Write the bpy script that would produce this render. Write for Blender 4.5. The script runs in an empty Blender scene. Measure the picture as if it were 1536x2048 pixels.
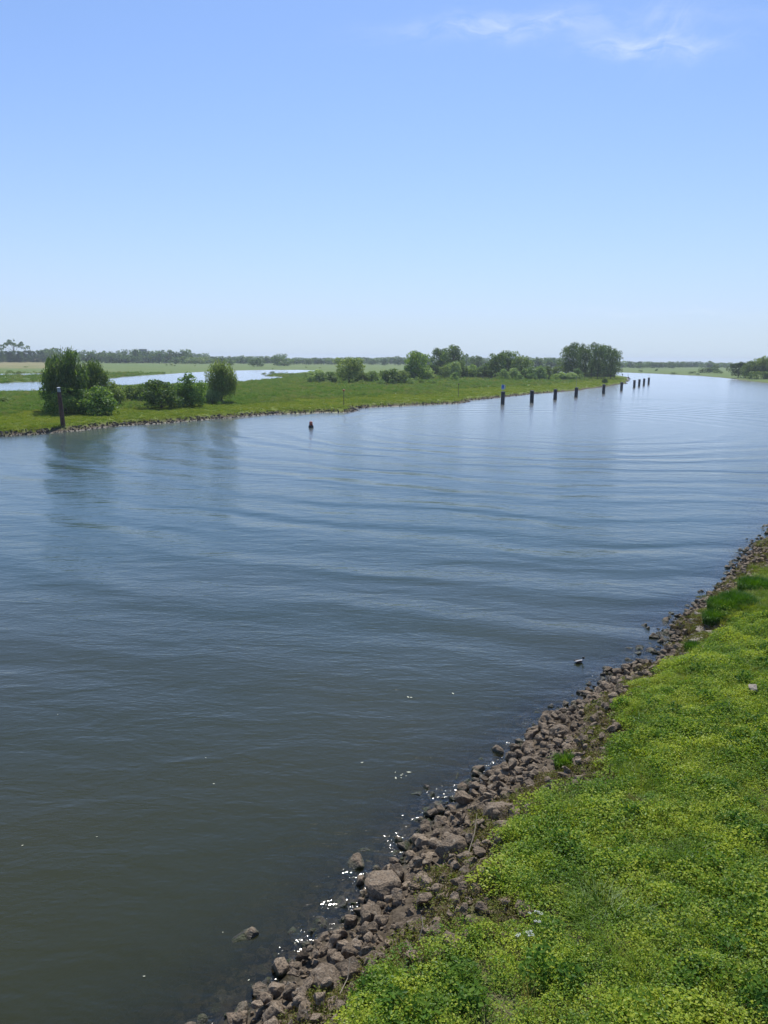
import bpy, bmesh, math, random
import numpy as np
from mathutils import Matrix, Vector, Euler

random.seed(7)
RNG = np.random.default_rng(7)
SC = bpy.context.scene
COL = SC.collection
PI = math.pi

# ------------------------------------------------------------------ camera
F = 1547.0                      # focal length in pixels of a 1536 x 2048 picture
PITCH, ROLL, CAMZ = math.radians(11.22), math.radians(0.61), 13.0
cam_data = bpy.data.cameras.new("camera")
cam = bpy.data.objects.new("camera", cam_data)
COL.objects.link(cam)
cam_data.sensor_fit = 'VERTICAL'
cam_data.sensor_height = 36.0
cam_data.lens = F / 2048 * 36.0
cam_data.clip_start = 0.3
cam_data.clip_end = 30000
CAM_M = Matrix.Translation((0, 0, CAMZ)) @ Matrix.Rotation(PI / 2 - PITCH, 4, 'X') @ Matrix.Rotation(ROLL, 4, 'Z')
cam.matrix_world = CAM_M
SC.camera = cam

# ------------------------------------------------------------------ sun, sky, exposure
SUN_EL, SUN_AZ = math.radians(56), math.radians(4)
sd = bpy.data.lights.new("sun", 'SUN')
sd.energy = 5.0
sd.angle = math.radians(0.53)
sd.color = (1.0, 0.95, 0.87)
sun = bpy.data.objects.new("sun", sd)
COL.objects.link(sun)
sdir = Vector((math.sin(SUN_AZ) * math.cos(SUN_EL), math.cos(SUN_AZ) * math.cos(SUN_EL), math.sin(SUN_EL)))
sun.rotation_euler = sdir.to_track_quat('Z', 'Y').to_euler()
sun.location = (0, 0, 60)
SKY_STRENGTH = 0.126
HAZE = 0.00013
SC.view_settings.view_transform = 'Standard'
SC.view_settings.look = 'None'
SC.view_settings.gamma = 1
SC.view_settings.use_curve_mapping = False
SC.view_settings.exposure = 0.0
SC.cycles.use_denoising = True
SC.cycles.max_bounces = 8
SC.cycles.transparent_max_bounces = 16
SC.cycles.diffuse_bounces = 3
SC.cycles.glossy_bounces = 3
SC.cycles.transmission_bounces = 4
SC.cycles.volume_bounces = 0
SC.cycles.caustics_reflective = False
SC.cycles.caustics_refractive = False


def N(nt, typ, ins=None, **props):
    n = nt.nodes.new(typ)
    for k, v in props.items():
        setattr(n, k, v)
    for k, v in (ins or {}).items():
        s = n.inputs[k]
        if isinstance(v, bpy.types.NodeSocket):
            nt.links.new(v, s)
        else:
            s.default_value = v
    return n


def M(nt, op, a, b=None, c=None, clamp=False):
    ins = {0: a}
    if b is not None:
        ins[1] = b
    if c is not None:
        ins[2] = c
    return N(nt, 'ShaderNodeMath', ins, operation=op, use_clamp=clamp).outputs[0]


def VM(nt, op, a, b=None, out=0):
    ins = {0: a}
    if b is not None:
        ins[1] = b
    return N(nt, 'ShaderNodeVectorMath', ins, operation=op).outputs[out]


def MIX(nt, fac, a, b, blend='MIX'):
    n = N(nt, 'ShaderNodeMix', data_type='RGBA', blend_type=blend)
    for i, v in ((0, fac), (6, a), (7, b)):
        if isinstance(v, bpy.types.NodeSocket):
            nt.links.new(v, n.inputs[i])
        else:
            n.inputs[i].default_value = v if i == 0 or len(v) == 4 else (*v, 1)
    return n.outputs[2]


def MR(nt, v, a, b, c=0.0, d=1.0, smooth=True):
    n = N(nt, 'ShaderNodeMapRange', {0: v, 1: a, 2: b, 3: c, 4: d})
    n.interpolation_type = 'SMOOTHSTEP' if smooth else 'LINEAR'
    return n.outputs[0]


def NOISE(nt, vec, scale, detail=3, rough=0.55, dist=0.0, out=0):
    return N(nt, 'ShaderNodeTexNoise', {'Vector': vec, 'Scale': scale, 'Detail': detail, 'Roughness': rough, 'Distortion': dist}).outputs[out]


def SCALE(nt, vec, s, rot=(0, 0, 0)):
    return N(nt, 'ShaderNodeMapping', {'Vector': vec, 'Rotation': rot, 'Scale': s}).outputs[0]


def pix_ray(px, py):
    d = CAM_M.to_3x3() @ Vector(((px - 768) / F, -(py - 1024) / F, -1.0))
    return d.normalized()


world = bpy.data.worlds.new("World")
SC.world = world
world.use_nodes = True
wn = world.node_tree
wn.nodes.clear()
sky = N(wn, 'ShaderNodeTexSky', sky_type='NISHITA', sun_disc=False)
sky.sun_elevation = SUN_EL
sky.sun_rotation = SUN_AZ
sky.altitude = 0
sky.air_density = 1.0
sky.dust_density = 0.3
sky.ozone_density = 4.0
wdir = N(wn, 'ShaderNodeNewGeometry').outputs['Incoming']
wdir = VM(wn, 'SCALE', wdir)
wdir.node.inputs['Scale'].default_value = -1.0
wcol = MIX(wn, 1.0, sky.outputs[0], (0.98, 1.065, 1.19), 'MULTIPLY')
wz = N(wn, 'ShaderNodeSeparateXYZ', {0: wdir}).outputs[2]
wl = M(wn, 'SUBTRACT', 1.0, M(wn, 'MULTIPLY', M(wn, 'EXPONENT', M(wn, 'MULTIPLY', M(wn, 'MAXIMUM', wz, 0.0), -5.0)), 0.30))
wcol = MIX(wn, 1.0, wcol, N(wn, 'ShaderNodeCombineColor', {0: wl, 1: wl, 2: 1.0}).outputs[0], 'MULTIPLY')
wf = M(wn, 'EXPONENT', M(wn, 'MULTIPLY', M(wn, 'MAXIMUM', wz, 0.0), -7.5))
wcol = MIX(wn, M(wn, 'MULTIPLY', wf, 0.97), wcol, (4.95, 6.05, 6.95))
wisp = None
for (px, py, lu, lv, ang, amp, sc) in ((1010, 52, .115, .012, .02, 1.0, 22), (1290, 96, .060, .010, -.12, 1.25, 26),
                                        (1335, 60, .030, .030, .9, .5, 20), (1420, 98, .035, .008, .12, .45, 26),
                                        (1190, 58, .07, .016, -.15, .35, 18), (1460, 28, .06, .010, -.2, .25, 18),
                                        (1230, 622, .05, .004, 0, .22, 40), (1440, 625, .09, .004, 0, .25, 30)):
    c = pix_ray(px, py)
    rgt = c.cross(Vector((0, 0, 1))).normalized()
    up = rgt.cross(c)
    U = rgt * math.cos(ang) + up * math.sin(ang)
    V = -rgt * math.sin(ang) + up * math.cos(ang)
    wv = NOISE(wn, wdir, 14, 3, out=1)
    wv = VM(wn, 'SCALE', VM(wn, 'SUBTRACT', wv, (0.5, 0.5, 0.5)))
    wv.node.inputs['Scale'].default_value = 0.035
    wd = VM(wn, 'ADD', wdir, wv)
    u = VM(wn, 'DOT_PRODUCT', wd, tuple(U), out=1)
    v = VM(wn, 'DOT_PRODUCT', wd, tuple(V), out=1)
    f = VM(wn, 'DOT_PRODUCT', wd, tuple(c), out=1)
    e = M(wn, 'ADD', M(wn, 'POWER', M(wn, 'ABSOLUTE', M(wn, 'DIVIDE', u, lu)), 2.0), M(wn, 'POWER', M(wn, 'ABSOLUTE', M(wn, 'DIVIDE', v, lv)), 2.0))
    m = M(wn, 'EXPONENT', M(wn, 'MULTIPLY', e, -1.0))
    m = M(wn, 'MULTIPLY', m, MR(wn, f, 0.3, 0.5))
    comb = N(wn, 'ShaderNodeCombineXYZ', {0: M(wn, 'MULTIPLY', u, 1.0), 1: M(wn, 'MULTIPLY', v, 3.5), 2: 3.0}).outputs[0]
    st = MR(wn, NOISE(wn, comb, sc, 6, 0.62, 0.4), 0.3, 0.75)
    m = M(wn, 'MULTIPLY', M(wn, 'MULTIPLY', m, st), amp)
    wisp = m if wisp is None else M(wn, 'ADD', wisp, m)
wisp = M(wn, 'MULTIPLY', wisp, 0.34, clamp=True)
WISPC = (8.0, 8.4, 8.8, 1)
wcol = MIX(wn, wisp, wcol, WISPC)
bg = N(wn, 'ShaderNodeBackground', {'Color': wcol, 'Strength': SKY_STRENGTH})
wo = N(wn, 'ShaderNodeOutputWorld')
wn.links.new(bg.outputs[0], wo.inputs[0])


# ------------------------------------------------------------------ naming helpers
def tag(o, label=None, cat=None, group=None, kind=None):
    if label: o['label'] = label
    if cat: o['category'] = cat
    if group: o['group'] = group
    if kind: o['kind'] = kind
    return o


def link(name, data, parent=None, mats=()):
    o = bpy.data.objects.new(name, data)
    COL.objects.link(o)
    for m in mats:
        if data is not None and len(data.materials) < len(mats):
            data.materials.append(m)
    if parent is not None:
        o.parent = parent
    return o


def from_bm(name, bm, mat, parent=None, smooth=False):
    me = bpy.data.meshes.new(name)
    if smooth:
        for f in bm.faces:
            f.smooth = True
    bm.to_mesh(me)
    bm.free()
    return link(name, me, parent, (mat,) if not isinstance(mat, (list, tuple)) else mat)


def mesh_np(name, verts, faces, smooth=False):
    """verts (n,3); faces (m,k) of one size"""
    me = bpy.data.meshes.new(name)
    verts = np.asarray(verts, dtype=np.float32)
    faces = np.asarray(faces, dtype=np.int32)
    k = faces.shape[1]
    me.vertices.add(len(verts))
    me.vertices.foreach_set('co', verts.ravel())
    me.loops.add(faces.size)
    me.loops.foreach_set('vertex_index', faces.ravel())
    me.polygons.add(len(faces))
    me.polygons.foreach_set('loop_start', np.arange(0, faces.size, k, dtype=np.int32))
    me.polygons.foreach_set('loop_total', np.full(len(faces), k, dtype=np.int32))
    me.update(calc_edges=True)
    me.polygons.foreach_set('use_smooth', np.full(len(faces), smooth))
    return me


# ------------------------------------------------------------------ noise on arrays
def _h(ix, iy, s):
    v = np.sin(ix * 127.1 + iy * 311.7 + s * 74.7) * 43758.5453
    return v - np.floor(v)


def vnoise(x, y, s=0.0):
    ix, iy = np.floor(x), np.floor(y)
    fx, fy = x - ix, y - iy
    fx = fx * fx * (3 - 2 * fx)
    fy = fy * fy * (3 - 2 * fy)
    a, b = _h(ix, iy, s), _h(ix + 1, iy, s)
    c, d = _h(ix, iy + 1, s), _h(ix + 1, iy + 1, s)
    return (a + (b - a) * fx) * (1 - fy) + (c + (d - c) * fx) * fy


def fbm(x, y, s=0.0, o=3):
    t, a, n = 0.0, 0.5, 0.0
    for i in range(o):
        t = t + a * vnoise(x * 2 ** i, y * 2 ** i, s + i * 3.1)
        n += a
        a *= 0.5
    return t / n


# ------------------------------------------------------------------ shorelines on the map
def G(px, py, z=0.0):
    d = pix_ray(px, py)
    t = (z - CAMZ) / d.z
    return (d.x * t, d.y * t)


RIGHT_PX = [(455, 2060), (500, 2020), (560, 1968), (600, 1925), (650, 1885), (700, 1835), (728, 1795), (738, 1762), (790, 1735), (812, 1712),
            (850, 1660), (900, 1610), (935, 1590), (990, 1545), (1030, 1515), (1075, 1475), (1085, 1450), (1110, 1430), (1170, 1400),
            (1185, 1385), (1215, 1365), (1225, 1348), (1300, 1330), (1318, 1318), (1310, 1308), (1345, 1290), (1335, 1268), (1332, 1258), (1352, 1240),
            (1385, 1222), (1405, 1206), (1440, 1182), (1470, 1158), (1500, 1118), (1518, 1094), (1545, 1075)]
right_w = [(-34, -40), (-16, -4), (-7, 7.5)] + [G(*p) for p in RIGHT_PX]
bend_w = [(36, 68), (62, 118), (122, 240), (196, 392)]
FAR_PX = [(1545, 768), (1500, 762.5), (1465, 757.8), (1440, 755.2), (1400, 752), (1360, 750), (1300, 747), (1235, 744.6), (1180, 743.6), (1100, 743)]
far_w = [G(*p) for p in FAR_PX]
LEFT_PX = [(1100, 750.5), (1180, 750.5), (1222, 750.5), (1234, 751.5), (1246, 753), (1262, 757), (1252, 759.5), (1261, 762), (1250, 764), (1256, 767.5), (1240, 768.5),
           (1221, 772), (1212, 774), (1195, 776), (1170, 779), (1156, 782), (1128, 783.5), (1101, 785.5), (1064, 788.5), (1012, 794), (960, 799.5), (930, 801.5),
           (938, 804), (925, 806.5), (870, 809), (800, 812), (730, 815.5), (705, 818.5), (712, 822.5), (695, 825), (650, 825), (600, 827),
           (520, 830), (450, 836), (400, 841), (300, 848), (240, 852), (180, 859), (125, 864), (60, 868.5), (0, 872), (-60, 877)]
left_w = [G(*p) for p in LEFT_PX] + [(-130, 96), (-190, 40), (-230, -40)]
RIVER = np.array(right_w + bend_w + far_w + left_w)
NR, NB, NF = len(right_w), len(bend_w), len(far_w)
LAG1 = np.array([G(*p, 0.0) for p in [(-120, 790), (0, 787), (60, 786), (100, 782), (230, 774), (290, 771.5), (400, 770.5), (445, 768), (470, 765.5), (500, 763), (540, 759.8),
                                      (572, 757), (560, 753.8), (528, 752.3), (545, 749.5), (580, 747.5), (602, 744.5), (640, 741.4), (600, 739.8), (520, 740.2), (470, 741.3),
                                      (420, 743), (385, 745), (340, 748), (300, 750.5), (250, 754), (224, 757.5), (180, 760), (90, 764), (40, 765), (0, 767), (-120, 769)]])
LAG2 = np.array([G(*p, 0.0) for p in [(-120, 753.3), (0, 753), (60, 752.8), (130, 751.6), (205, 750.4), (205, 747.6), (90, 747.2), (0, 748), (-120, 748.5)]])


def polydist(P, x, y):
    n = len(P)
    best = np.full(x.shape, 1e18)
    seg = np.zeros(x.shape, dtype=np.int32)
    ins = np.zeros(x.shape, dtype=bool)
    for i in range(n):
        ax, ay = P[i]
        bx, by = P[(i + 1) % n]
        dx, dy = bx - ax, by - ay
        t = np.clip(((x - ax) * dx + (y - ay) * dy) / (dx * dx + dy * dy + 1e-12), 0, 1)
        d = (x - ax - t * dx) ** 2 + (y - ay - t * dy) ** 2
        m = d < best
        best = np.where(m, d, best)
        seg[m] = i
        if ay != by:
            c = ((ay > y) != (by > y)) & (x < (bx - ax) * (y - ay) / (by - ay) + ax)
            ins ^= c
    return np.sqrt(best), seg, ins


def land(x, y):
    """height, signed distance from the river (+ on land), bank id (0 near right, 1 far, 2 left), lagoon signed distance"""
    x = np.asarray(x, dtype=float)
    y = np.asarray(y, dtype=float)
    r = np.hypot(x, y)
    wob = np.clip(r / 60, 0.35, 3.0)
    xx = x + (fbm(x / 1.7 / wob, y / 1.7 / wob, 3) - .5) * 1.1 * wob * 0.8
    yy = y + (fbm(x / 1.7 / wob, y / 1.7 / wob, 9) - .5) * 1.1 * wob * 0.8
    d, seg, ins = polydist(RIVER, xx, yy)
    bank = np.where(seg < NR + NB - 1, 0, np.where(seg < NR + NB + NF, 1, 2))
    D = np.where(ins, -d, d)
    l1, _, i1 = polydist(LAG1, xx, yy)
    l2, _, i2 = polydist(LAG2, xx, yy)
    L = np.minimum(np.where(i1, -l1, l1), np.where(i2, -l2, l2))
    pr = np.interp(D, [-30, -8, -3, 0, 3.2, 6, 14, 60], [-4, -2.6, -1.0, 0, 1.40, 1.75, 2.3, 3.0])
    pl = np.interp(D, [-30, -8, -3, 0, 2.6, 8, 40], [-4, -2.6, -1.2, 0, 0.95, 1.2, 1.6])
    pf = np.interp(D, [-30, -8, -3, 0, 4, 30], [-4, -2.6, -1.0, 0, 0.8, 1.4])
    h = np.where(bank == 0, pr, np.where(bank == 1, pf, pl))
    lg = np.interp(L, [-40, -5, 0, 4, 20, 80], [-2, -.8, 0, .3, .8, 1.6])
    h = np.where(bank == 0, h, np.minimum(h, np.where(D < 0, h, lg)))
    und = (fbm(x / 9, y / 9, 21) - .5) * 0.35 + (fbm(x / 1.3, y / 1.3, 31, 2) - .5) * 0.08
    lim = np.clip(np.minimum(D - 1.5, L) / 8, 0, 1)
    h = h + und * lim
    h = h + np.where((D < 3.5) & (bank == 0), (fbm(x / .6, y / .6, 5, 2) - .5) * 0.22, 0)
    return h, D, bank, L


def hz(x, y):
    return float(land(np.array([x]), np.array([y]))[0][0])


def at(px, py):
    """the place on the land under a point of the view"""
    z = 1.2
    for _ in range(4):
        x, y = G(px, py, z)
        z = max(0.0, hz(x, y))
    return x, y, z


# ------------------------------------------------------------------ materials
def new_mat(name):
    m = bpy.data.materials.new(name)
    m.use_nodes = True
    m.node_tree.nodes.clear()
    return m, m.node_tree


def out(nt, sh, vol=None):
    o = N(nt, 'ShaderNodeOutputMaterial')
    nt.links.new(sh, o.inputs[0])
    return o


def simple(name, col, rough=0.6, metal=0.0, nscale=0, namp=0.25, bump=0.0):
    m, nt = new_mat(name)
    g = N(nt, 'ShaderNodeTexCoord').outputs['Object']
    c = (*col, 1)
    if nscale:
        f = MR(nt, NOISE(nt, g, nscale, 4), 0.3, 0.7)
        c = MIX(nt, f, tuple(v * (1 - namp) for v in col), tuple(min(1, v * (1 + namp)) for v in col))
    ins = {'Base Color': c, 'Roughness': rough, 'Metallic': metal}
    if bump:
        ins['Normal'] = N(nt, 'ShaderNodeBump', {'Height': NOISE(nt, g, nscale * 3 or 10, 4), 'Strength': bump, 'Distance': 0.02}).outputs[0]
    p = N(nt, 'ShaderNodeBsdfPrincipled', ins)
    out(nt, p.outputs[0])
    return m


def leaf_mat(name, cols, tint=False, trans=0.4, pscale=0.35, gloss=0.06, rnd=0.35):
    """cols: list of three colours mixed by patches of ground position and by chance"""
    m, nt = new_mat(name)
    geo = N(nt, 'ShaderNodeNewGeometry')
    pos = geo.outputs['Position']
    oi = N(nt, 'ShaderNodeObjectInfo')
    f = NOISE(nt, pos, pscale, 3, 0.6)
    isl = geo.outputs['Random Per Island']
    f = M(nt, 'ADD', f, M(nt, 'MULTIPLY', M(nt, 'SUBTRACT', isl, 0.5), rnd))
    f = M(nt, 'ADD', f, M(nt, 'MULTIPLY', M(nt, 'SUBTRACT', oi.outputs['Random'], 0.5), rnd))
    rp = N(nt, 'ShaderNodeValToRGB', {'Fac': f})
    el = rp.color_ramp.elements
    el[0].position, el[0].color = 0.3, (*cols[0], 1)
    el[1].position, el[1].color = 0.7, (*cols[2], 1)
    e = el.new(0.5)
    e.color = (*cols[1], 1)
    c = rp.outputs[0]
    if tint:
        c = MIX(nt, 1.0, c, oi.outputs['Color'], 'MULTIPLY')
    d = N(nt, 'ShaderNodeBsdfDiffuse', {'Color': c})
    tc = MIX(nt, 1.0, c, (1.25, 1.25, 0.55, 1), 'MULTIPLY')
    t = N(nt, 'ShaderNodeBsdfTranslucent', {'Color': tc})
    mx = N(nt, 'ShaderNodeMixShader', {0: trans, 1: d.outputs[0], 2: t.outputs[0]})
    gl = N(nt, 'ShaderNodeBsdfGlossy', {'Color': (.9, .95, 1, 1), 'Roughness': 0.42})
    mg = N(nt, 'ShaderNodeMixShader', {0: gloss, 1: mx.outputs[0], 2: gl.outputs[0]})
    out(nt, mg.outputs[0])
    return m


MAT_BARK = simple("bark", (0.09, 0.075, 0.06), 0.9, nscale=3, namp=.35, bump=.5)
MAT_TREE = leaf_mat("tree_leaves", [(0.070, 0.130, 0.040), (0.145, 0.225, 0.066), (0.26, 0.335, 0.115)], tint=True, trans=0.45, pscale=0.3, gloss=0.02)
MAT_WEED = leaf_mat("weed_leaves", [(0.105, 0.200, 0.024), (0.235, 0.350, 0.032), (0.40, 0.46, 0.050)], trans=0.45, pscale=0.55, gloss=0.012, rnd=0.4)
MAT_NETTLE = leaf_mat("nettle_leaves", [(0.055, 0.130, 0.020), (0.095, 0.190, 0.026), (0.15, 0.245, 0.032)], trans=0.4, pscale=0.6, gloss=0.006)
MAT_GRASS = leaf_mat("grass_blades", [(0.10, 0.19, 0.018), (0.185, 0.280, 0.025), (0.30, 0.34, 0.045)], trans=0.45, pscale=0.4, gloss=0.015)
MAT_DRY = leaf_mat("dry_blades", [(0.14, 0.15, 0.035), (0.19, 0.17, 0.05), (0.26, 0.22, 0.09)], trans=0.35, pscale=2, gloss=0.01)
MAT_BROWNWEED = leaf_mat("olive_brown_leaves", [(0.13, 0.10, 0.045), (0.17, 0.16, 0.04), (0.17, 0.21, 0.035)], trans=0.35, pscale=1.2, gloss=0.01, rnd=.6)
MAT_MEADOW = leaf_mat("meadow_blades", [(0.150, 0.235, 0.034), (0.215, 0.290, 0.040), (0.275, 0.310, 0.060)], trans=0.4, pscale=0.09, gloss=0.01, rnd=.4)
MAT_DULL = leaf_mat("rough_meadow_blades", [(0.115, 0.220, 0.046), (0.170, 0.275, 0.060), (0.24, 0.26, 0.09)], trans=0.4, pscale=0.06, gloss=0.01, rnd=.4)


def ground_mat():
    m, nt = new_mat("ground")
    pos = N(nt, 'ShaderNodeNewGeometry').outputs['Position']
    z = N(nt, 'ShaderNodeAttribute', attribute_name='zone', attribute_type='GEOMETRY').outputs['Color']
    zs = N(nt, 'ShaderNodeSeparateColor', {0: z})
    n1 = NOISE(nt, pos, 0.05, 4, 0.6)
    n2 = NOISE(nt, pos, 0.9, 4, 0.6)
    n3 = NOISE(nt, SCALE(nt, pos, (0.012, 0.06, 0.05)), 1.0, 4, 0.6)
    n4 = NOISE(nt, pos, 6.0, 3, 0.6)
    grass = MIX(nt, MR(nt, n1, .35, .65), (0.085, 0.150, 0.028), (0.135, 0.175, 0.036))
    grass = MIX(nt, MR(nt, n2, .35, .7), grass, (0.050, 0.100, 0.020))
    grass = MIX(nt, M(nt, 'MULTIPLY', MR(nt, n4, .45, .75), 0.6), grass, (0.17, 0.20, 0.05))
    short = MIX(nt, MR(nt, n2, .3, .7), (0.165, 0.205, 0.03), (0.135, 0.185, 0.028))
    short = MIX(nt, M(nt, 'MULTIPLY', MR(nt, n4, .5, .7), 0.3), short, (0.08, 0.13, 0.02))
    field = MIX(nt, MR(nt, n3, .35, .65), (0.100, 0.165, 0.038), (0.155, 0.195, 0.060))
    field = MIX(nt, M(nt, 'MULTIPLY', MR(nt, n1, .4, .6), .55), field, (0.10, 0.15, 0.045))
    tan = MIX(nt, MR(nt, n3, .4, .6), (0.28, 0.225, 0.11), (0.17, 0.19, 0.07))
    c = MIX(nt, zs.outputs[1], grass, short)
    c = MIX(nt, zs.outputs[2], c, field)
    za = N(nt, 'ShaderNodeAttribute', attribute_name='tan', attribute_type='GEOMETRY').outputs['Fac']
    c = MIX(nt, za, c, tan)
    mud = MIX(nt, MR(nt, n4, .35, .65), (0.060, 0.046, 0.030), (0.12, 0.095, 0.066))
    hgt = N(nt, 'ShaderNodeSeparateXYZ', {0: pos}).outputs[2]
    wet = MR(nt, hgt, 0.02, 0.22)
    mud = MIX(nt, wet, (0.045, 0.038, 0.022), mud)
    c = MIX(nt, zs.outputs[0], c, mud)
    rough = M(nt, 'ADD', M(nt, 'MULTIPLY', wet, 0.55), 0.4)
    b = N(nt, 'ShaderNodeBump', {'Height': M(nt, 'ADD', n2, M(nt, 'MULTIPLY', n4, .35)), 'Strength': 0.8, 'Distance': 0.25}).outputs[0]
    p = N(nt, 'ShaderNodeBsdfPrincipled', {'Base Color': c, 'Roughness': rough, 'Normal': b, 'Specular IOR Level': 0.2})
    out(nt, p.outputs[0])
    return m


def stone_mat(name, a, b, c):
    m, nt = new_mat(name)
    geo = N(nt, 'ShaderNodeNewGeometry')
    pos = geo.outputs['Position']
    oi = N(nt, 'ShaderNodeObjectInfo').outputs['Random']
    isl = geo.outputs['Random Per Island']
    rnd = N(nt, 'ShaderNodeTexWhiteNoise', {'W': M(nt, 'ADD', oi, isl)}, noise_dimensions='1D').outputs[0]
    n1 = NOISE(nt, pos, 3.5, 5, 0.65)
    n2 = NOISE(nt, pos, 22, 4, 0.7)
    col = MIX(nt, rnd, a, b)
    col = MIX(nt, MR(nt, n1, .3, .7), col, c)
    col = MIX(nt, M(nt, 'MULTIPLY', MR(nt, n2, .46, .62), .65), col, tuple(v * .35 for v in a))
    col = MIX(nt, M(nt, 'MULTIPLY', MR(nt, NOISE(nt, pos, 9, 3), .56, .68), .35), col, (0.36, 0.33, 0.27))
    hgt = N(nt, 'ShaderNodeSeparateXYZ', {0: pos}).outputs[2]
    hw = M(nt, 'ADD', hgt, M(nt, 'MULTIPLY', M(nt, 'SUBTRACT', n1, .5), .18))
    wet = MR(nt, hw, 0.03, 0.16)
    wc = MIX(nt, MR(nt, NOISE(nt, pos, 5, 3), .4, .6), (0.045, 0.040, 0.028), (0.05, 0.06, 0.02))
    sub = MR(nt, hw, -0.22, 0.0)
    wc = MIX(nt, sub, (0.075, 0.058, 0.030), wc)
    col = MIX(nt, wet, wc, col)
    rough = M(nt, 'ADD', M(nt, 'MULTIPLY', wet, 0.6), 0.28)
    h = M(nt, 'ADD', M(nt, 'MULTIPLY', NOISE(nt, pos, 7, 4, .6), 1.0), M(nt, 'MULTIPLY', n2, .45))
    bmp = N(nt, 'ShaderNodeBump', {'Height': h, 'Strength': 1.0, 'Distance': 0.11}).outputs[0]
    p = N(nt, 'ShaderNodeBsdfPrincipled', {'Base Color': col, 'Roughness': rough, 'Normal': bmp, 'Specular IOR Level': 0.35})
    out(nt, p.outputs[0])
    return m


MAT_GROUND = ground_mat()
MAT_STONE = stone_mat("basalt_stone", (0.115, 0.088, 0.058), (0.385, 0.300, 0.208), (0.230, 0.174, 0.118))
MAT_FARSTONE = stone_mat("dark_bank_stone", (0.030, 0.027, 0.023), (0.20, 0.175, 0.15), (0.065, 0.055, 0.045))
MAT_PALE = stone_mat("pale_stone", (0.30, 0.26, 0.21), (0.40, 0.35, 0.29), (0.33, 0.29, 0.23))


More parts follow.
